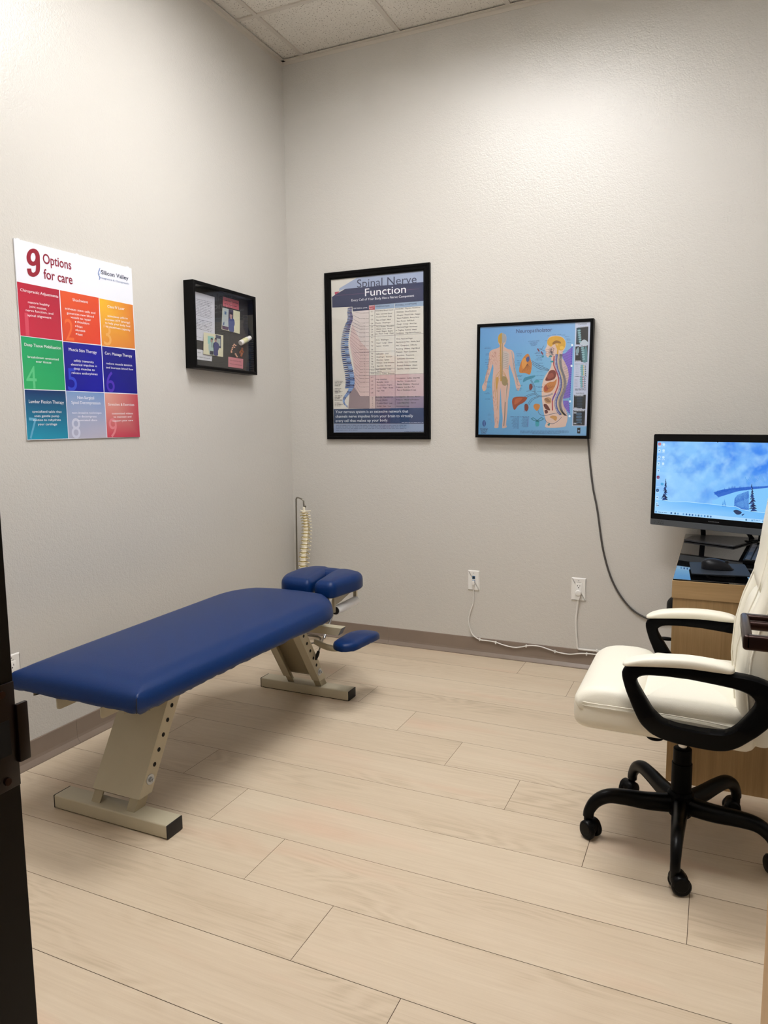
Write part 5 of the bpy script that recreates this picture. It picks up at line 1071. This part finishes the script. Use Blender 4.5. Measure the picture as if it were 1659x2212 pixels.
# ------------------------------------------------------------ white office chair
def build_chair():
    CX, CY = 2.366, -1.560
    t = thing('office_chair', (CX, CY, 0), 'cream leather swivel office chair with black arms in front of the desk', 'chair')
    # star base
    b = B(); cyl(b, (CX, CY, .092), (CX, CY, .168), .040, 28, .008); cyl(b, (CX, CY, .085), (CX, CY, .10), .034, 24, .004); obj('hub', b, M['black'], t)
    b = B(); cyl(b, (CX, CY, .165), (CX, CY, .262), .0305, 28, .002); cyl(b, (CX, CY, .26), (CX, CY, .309), .0275, 28, .002); cl = obj('column', b, M['black'], t, angle=30)
    b = B(); cyl(b, (CX, CY, .305), (CX, CY, .40), .0135, 20); obj('gas_piston', b, M['chrome'], cl)
    for k in range(5):
        a = math.radians(54+72*k); c, s = math.cos(a), math.sin(a); R = lambda r, z: (CX+r*c, CY+r*s, z)
        b = B(); tube(b, cat([R(.03, .125), R(.10, .127), R(.17, .136), (CX+.225*c, CY+.225*s, .137), R(.262, .118), R(.282, .088), R(.286, .066)], 5), [.026-.011*min(1, i/30*1.2) for i in range(31)], 14, sq=(1.15, .95, .8))
        lg = obj('base_leg', b, M['blackgloss'], t, angle=60)
        px, py = CX+.288*c, CY+.288*s; ca = a+1.9 if k % 2 else a+2.3; dx, dy = math.cos(ca), math.sin(ca)
        b = B()
        for o_ in (-1, 1):
            q0 = Vector((px-dy*.007*o_+dx*.014, py+dx*.007*o_+dy*.014, .0282)); q1 = Vector((px-dy*.027*o_+dx*.014, py+dx*.027*o_+dy*.014, .0282)); cyl(b, q0, q1, .0280, 24, .006)
        q0 = Vector((px-dy*.029+dx*.012, py+dx*.029+dy*.012, .036)); q1 = Vector((px+dy*.029+dx*.012, py-dx*.029+dy*.012, .036)); cyl(b, q0, q1, .0245, 20, .006)
        cyl(b, (px, py, .04), (px, py, .072), .012, 14); obj('caster', b, M['blackgloss'], lg, angle=50)
    # mechanism and tension knob
    b = B(); box(b, CX-.10, CX+.10, CY-.07, CY+.07, .372, .42, .008); obj('seat_mechanism', b, M['black'], t)
    b = B(); cyl(b, (2.284, CY-.02, .335), (2.284, CY-.02, .366), .027, 24, .004); cyl(b, (2.284, CY-.02, .36), (2.284, CY-.02, .38), .010, 12); obj('tension_knob', b, M['black'], t)
    # seat
    y0, y1 = -1.812, -1.315
    b = B(); pillow(b, fillet([(2.062, y0+.02), (2.10, y0), (2.560, y0), (2.565, y1), (2.10, y1), (2.062, y1-.02)], .04, 5), .422, .512, .022, 0, .036, step=.02); st = obj('seat_base', b, M['cream'], t, angle=70)
    b = B(); pillow(b, fillet([(2.245, y0+.008), (2.53, y0+.006), (2.53, y1-.006), (2.245, y1-.008)], .03, 5), .478, .545, .030, .012, .03, step=.02); sc_ = obj('seat_cushion', b, M['cream'], t, angle=70)
    b = B(); prof = cat([(2.262, 0, .532), (2.245, 0, .549), (2.20, 0, .558), (2.14, 0, .556), (2.10, 0, .546), (2.070, 0, .524), (2.062, 0, .500), (2.070, 0, .482), (2.10, 0, .474), (2.2, 0, .474)], 4)
    rings = []
    for j in range(25):
        s = j/24; y = y0+.004+(y1-y0-.008)*s; e = min(s, 1-s)*(y1-y0); k = 1-max(0, 1-e/.035)**2*.35
        rings.append([Vector((2.17+(q.x-2.17)*(.5+.5*k), y, .495+(q.z-.495)*k)) for q in prof])
    loft(b, rings); obj('front_bolster', b, M['cream'], t, angle=70)
    b = B()
    for z, dx in ((.510, 0), (.500, 0)): tube(b, cat([(2.075, y0+.022, z-.004), (2.11, y0-.001, z), (2.25, y0-.003, z), (2.40, y0-.003, z-.003), (2.53, y0-.001, z-.014)], 5), .0016, 6)
    obj('piping', b, M['cream'], st)
    # arm loops
    outer = [(2.207, .644), (2.204, .624), (2.217, .579), (2.240, .525), (2.261, .482), (2.287, .455), (2.317, .442), (2.358, .434), (2.419, .430), (2.456, .430), (2.488, .437), (2.514, .455), (2.547, .49), (2.582, .529), (2.604, .57), (2.606, .61), (2.592, .640), (2.545, .656), (2.499, .660), (2.44, .665), (2.38, .665), (2.30, .658), (2.24, .652)]
    inner = [(2.242, .610), (2.250, .624), (2.272, .630), (2.319, .633), (2.381, .633), (2.441, .628), (2.495, .622), (2.524, .615), (2.542, .604), (2.548, .592), (2.546, .577), (2.527, .547), (2.505, .516), (2.488, .5), (2.468, .491), (2.417, .489), (2.355, .493), (2.318, .502), (2.291, .526), (2.265, .568), (2.246, .600)]
    c0 = Vector((2.39, .56))
    def radial(poly, a):
        d = Vector((math.cos(a), math.sin(a))); best = 0
        for i in range(len(poly)):
            p = Vector(poly[i])-c0; q = Vector(poly[(i+1) % len(poly)])-c0; e = q-p; den = d.x*e.y-d.y*e.x
            if abs(den) < 1e-9: continue
            tt = (p.x*e.y-p.y*e.x)/den; ss = (p.x*d.y-p.y*d.x)/den
            if tt > 0 and -1e-6 <= ss <= 1+1e-6: best = max(best, tt)
        return best
    N = 120; ro = [radial(outer, 2*PI*i/N) for i in range(N)]; ri = [radial(inner, 2*PI*i/N) for i in range(N)]
    sm = lambda r: [sum(r[(i+k) % N] for k in (-1, 0, 1))/3 for i in range(N)]
    ro, ri = sm(ro), sm(ri)
    for sgn, yc, dxx, dz in ((-1, -1.838, 0, 0), (1, -1.292, .018, .002)):
        b = B(); rings = []
        for i in range(N):
            a = 2*PI*i/N; d = Vector((math.cos(a), math.sin(a))); w = ro[i]-ri[i]; hw = .021; bv = .006; ring = []
            for rr, yy in ((ri[i], hw-bv), (ri[i]+bv, hw), (ro[i]-bv, hw), (ro[i], hw-bv), (ro[i], -hw+bv), (ro[i]-bv, -hw), (ri[i]+bv, -hw), (ri[i], -hw+bv)):
                q = c0+d*rr; inn = max(0, .50-q.y)*.35*sgn
                ring.append(Vector((q.x+dxx, yc+yy-inn, q.y+dz)))
            rings.append(ring)
        loft(b, rings, closed=True); am = obj('armrest', b, M['black'], t, angle=50)
        b = B(); rings = []
        prof = [(2.206, .656), (2.225, .668), (2.26, .681), (2.317, .690), (2.379, .694), (2.439, .691), (2.476, .684), (2.493, .674)]
        low = [(2.206, .648), (2.225, .650), (2.26, .653), (2.317, .658), (2.379, .662), (2.439, .661), (2.476, .661), (2.493, .663)]
        pf = cat([(x, 0, z) for x, z in prof], 3); lf = cat([(x, 0, z) for x, z in low], 3); n_ = len(pf)
        for i in range(n_):
            s = i/(n_-1); e = min(s, 1-s); hw = .030*(1-max(0, 1-e/.14)**2*.75); T_, Bt = pf[i], lf[i]; h2 = (T_.z-Bt.z)/2; zc = (T_.z+Bt.z)/2
            rings.append([Vector((T_.x+dxx, yc+hw*math.copysign(abs(math.cos(a))**.7, math.cos(a)), zc+dz+h2*math.copysign(abs(math.sin(a))**.7, math.sin(a)))) for a in [2*PI*j/20 for j in range(20)]])
        loft(b, rings); obj('arm_pad', b, M['cream'], am, angle=60)
        b = B(); box(b, 2.36, 2.46, min(yc, CY+sgn*.06), max(yc-sgn*.0, CY+sgn*.06), .412, .424) if False else None; b.free()
    # back: two side bolsters, centre panel and head section, leaning back and rising out of the picture
    fr = [(.425, 2.535), (.50, 2.508), (.60, 2.498), (.70, 2.503), (.78, 2.520), (.86, 2.548), (.94, 2.565), (1.02, 2.572), (1.12, 2.585), (1.20, 2.605)]
    def sect(y0_, y1_, zs, thick, rnd_, fwd=0, taper=None):
        rings = []
        for i, (z, x) in enumerate(zs):
            e = min(i, len(zs)-1-i); k = {0: .55, 1: .9}.get(e, 1); th_ = thick*k; yc_ = (y0_+y1_)/2; hw = (y1_-y0_)/2*(.93 if e == 0 else 1)
            xc = x-fwd+thick/2
            rings.append([Vector((xc+th_/2*math.copysign(abs(math.cos(a))**rnd_, math.cos(a)), yc_+hw*math.copysign(abs(math.sin(a))**rnd_, math.sin(a)), z)) for a in [2*PI*j/28 for j in range(28)]])
        return rings
    def zsamp(z0, z1, n):
        out = []
        for i in range(n):
            z = z0+(z1-z0)*i/(n-1)
            for (a, xa), (b2, xb) in zip(fr, fr[1:]):
                if a <= z <= b2+1e-6: out.append((z, xa+(xb-xa)*(z-a)/(b2-a))); break
        return out
    Z = zsamp(.45, 1.19, 30)
    b = B(); loft(b, sect(y0+.02, y1-.02, Z, .085, .35, -.03)); bk = obj('backrest', b, M['cream'], t, angle=70)
    for ya, yb in ((y0+.005, y0+.105), (y1-.105, y1-.005)):
        b = B(); loft(b, sect(ya, yb, Z, .085, .75, .0)); obj('side_bolster', b, M['cream'], bk, angle=70)
    b = B(); loft(b, sect(y0+.105, y1-.105, zsamp(.47, .84, 18), .085, .45, -.006)); obj('lumbar_cushion', b, M['cream'], bk, angle=70)
    b = B(); loft(b, sect(y0+.085, y1-.085, zsamp(.85, 1.18, 16), .085, .5, .012)); obj('head_cushion', b, M['cream'], bk, angle=70)
    for ys_, dx_ in ((y0+.106, -.003), (y1-.106, -.003), (y0+.004, .030)):
        b = B(); tube(b, [(x+dx_, ys_, z) for z, x in zsamp(.50, 1.12, 26)], .0022, 6); obj('seam', b, M['cream'], bk)
    b = B(); box(b, 2.50, 2.60, CY-.04, CY+.04, .400, .424, .004); box(b, 2.60, 2.64, CY-.04, CY+.04, .40, .62, .004); obj('back_bracket', b, M['black'], t)
build_chair()
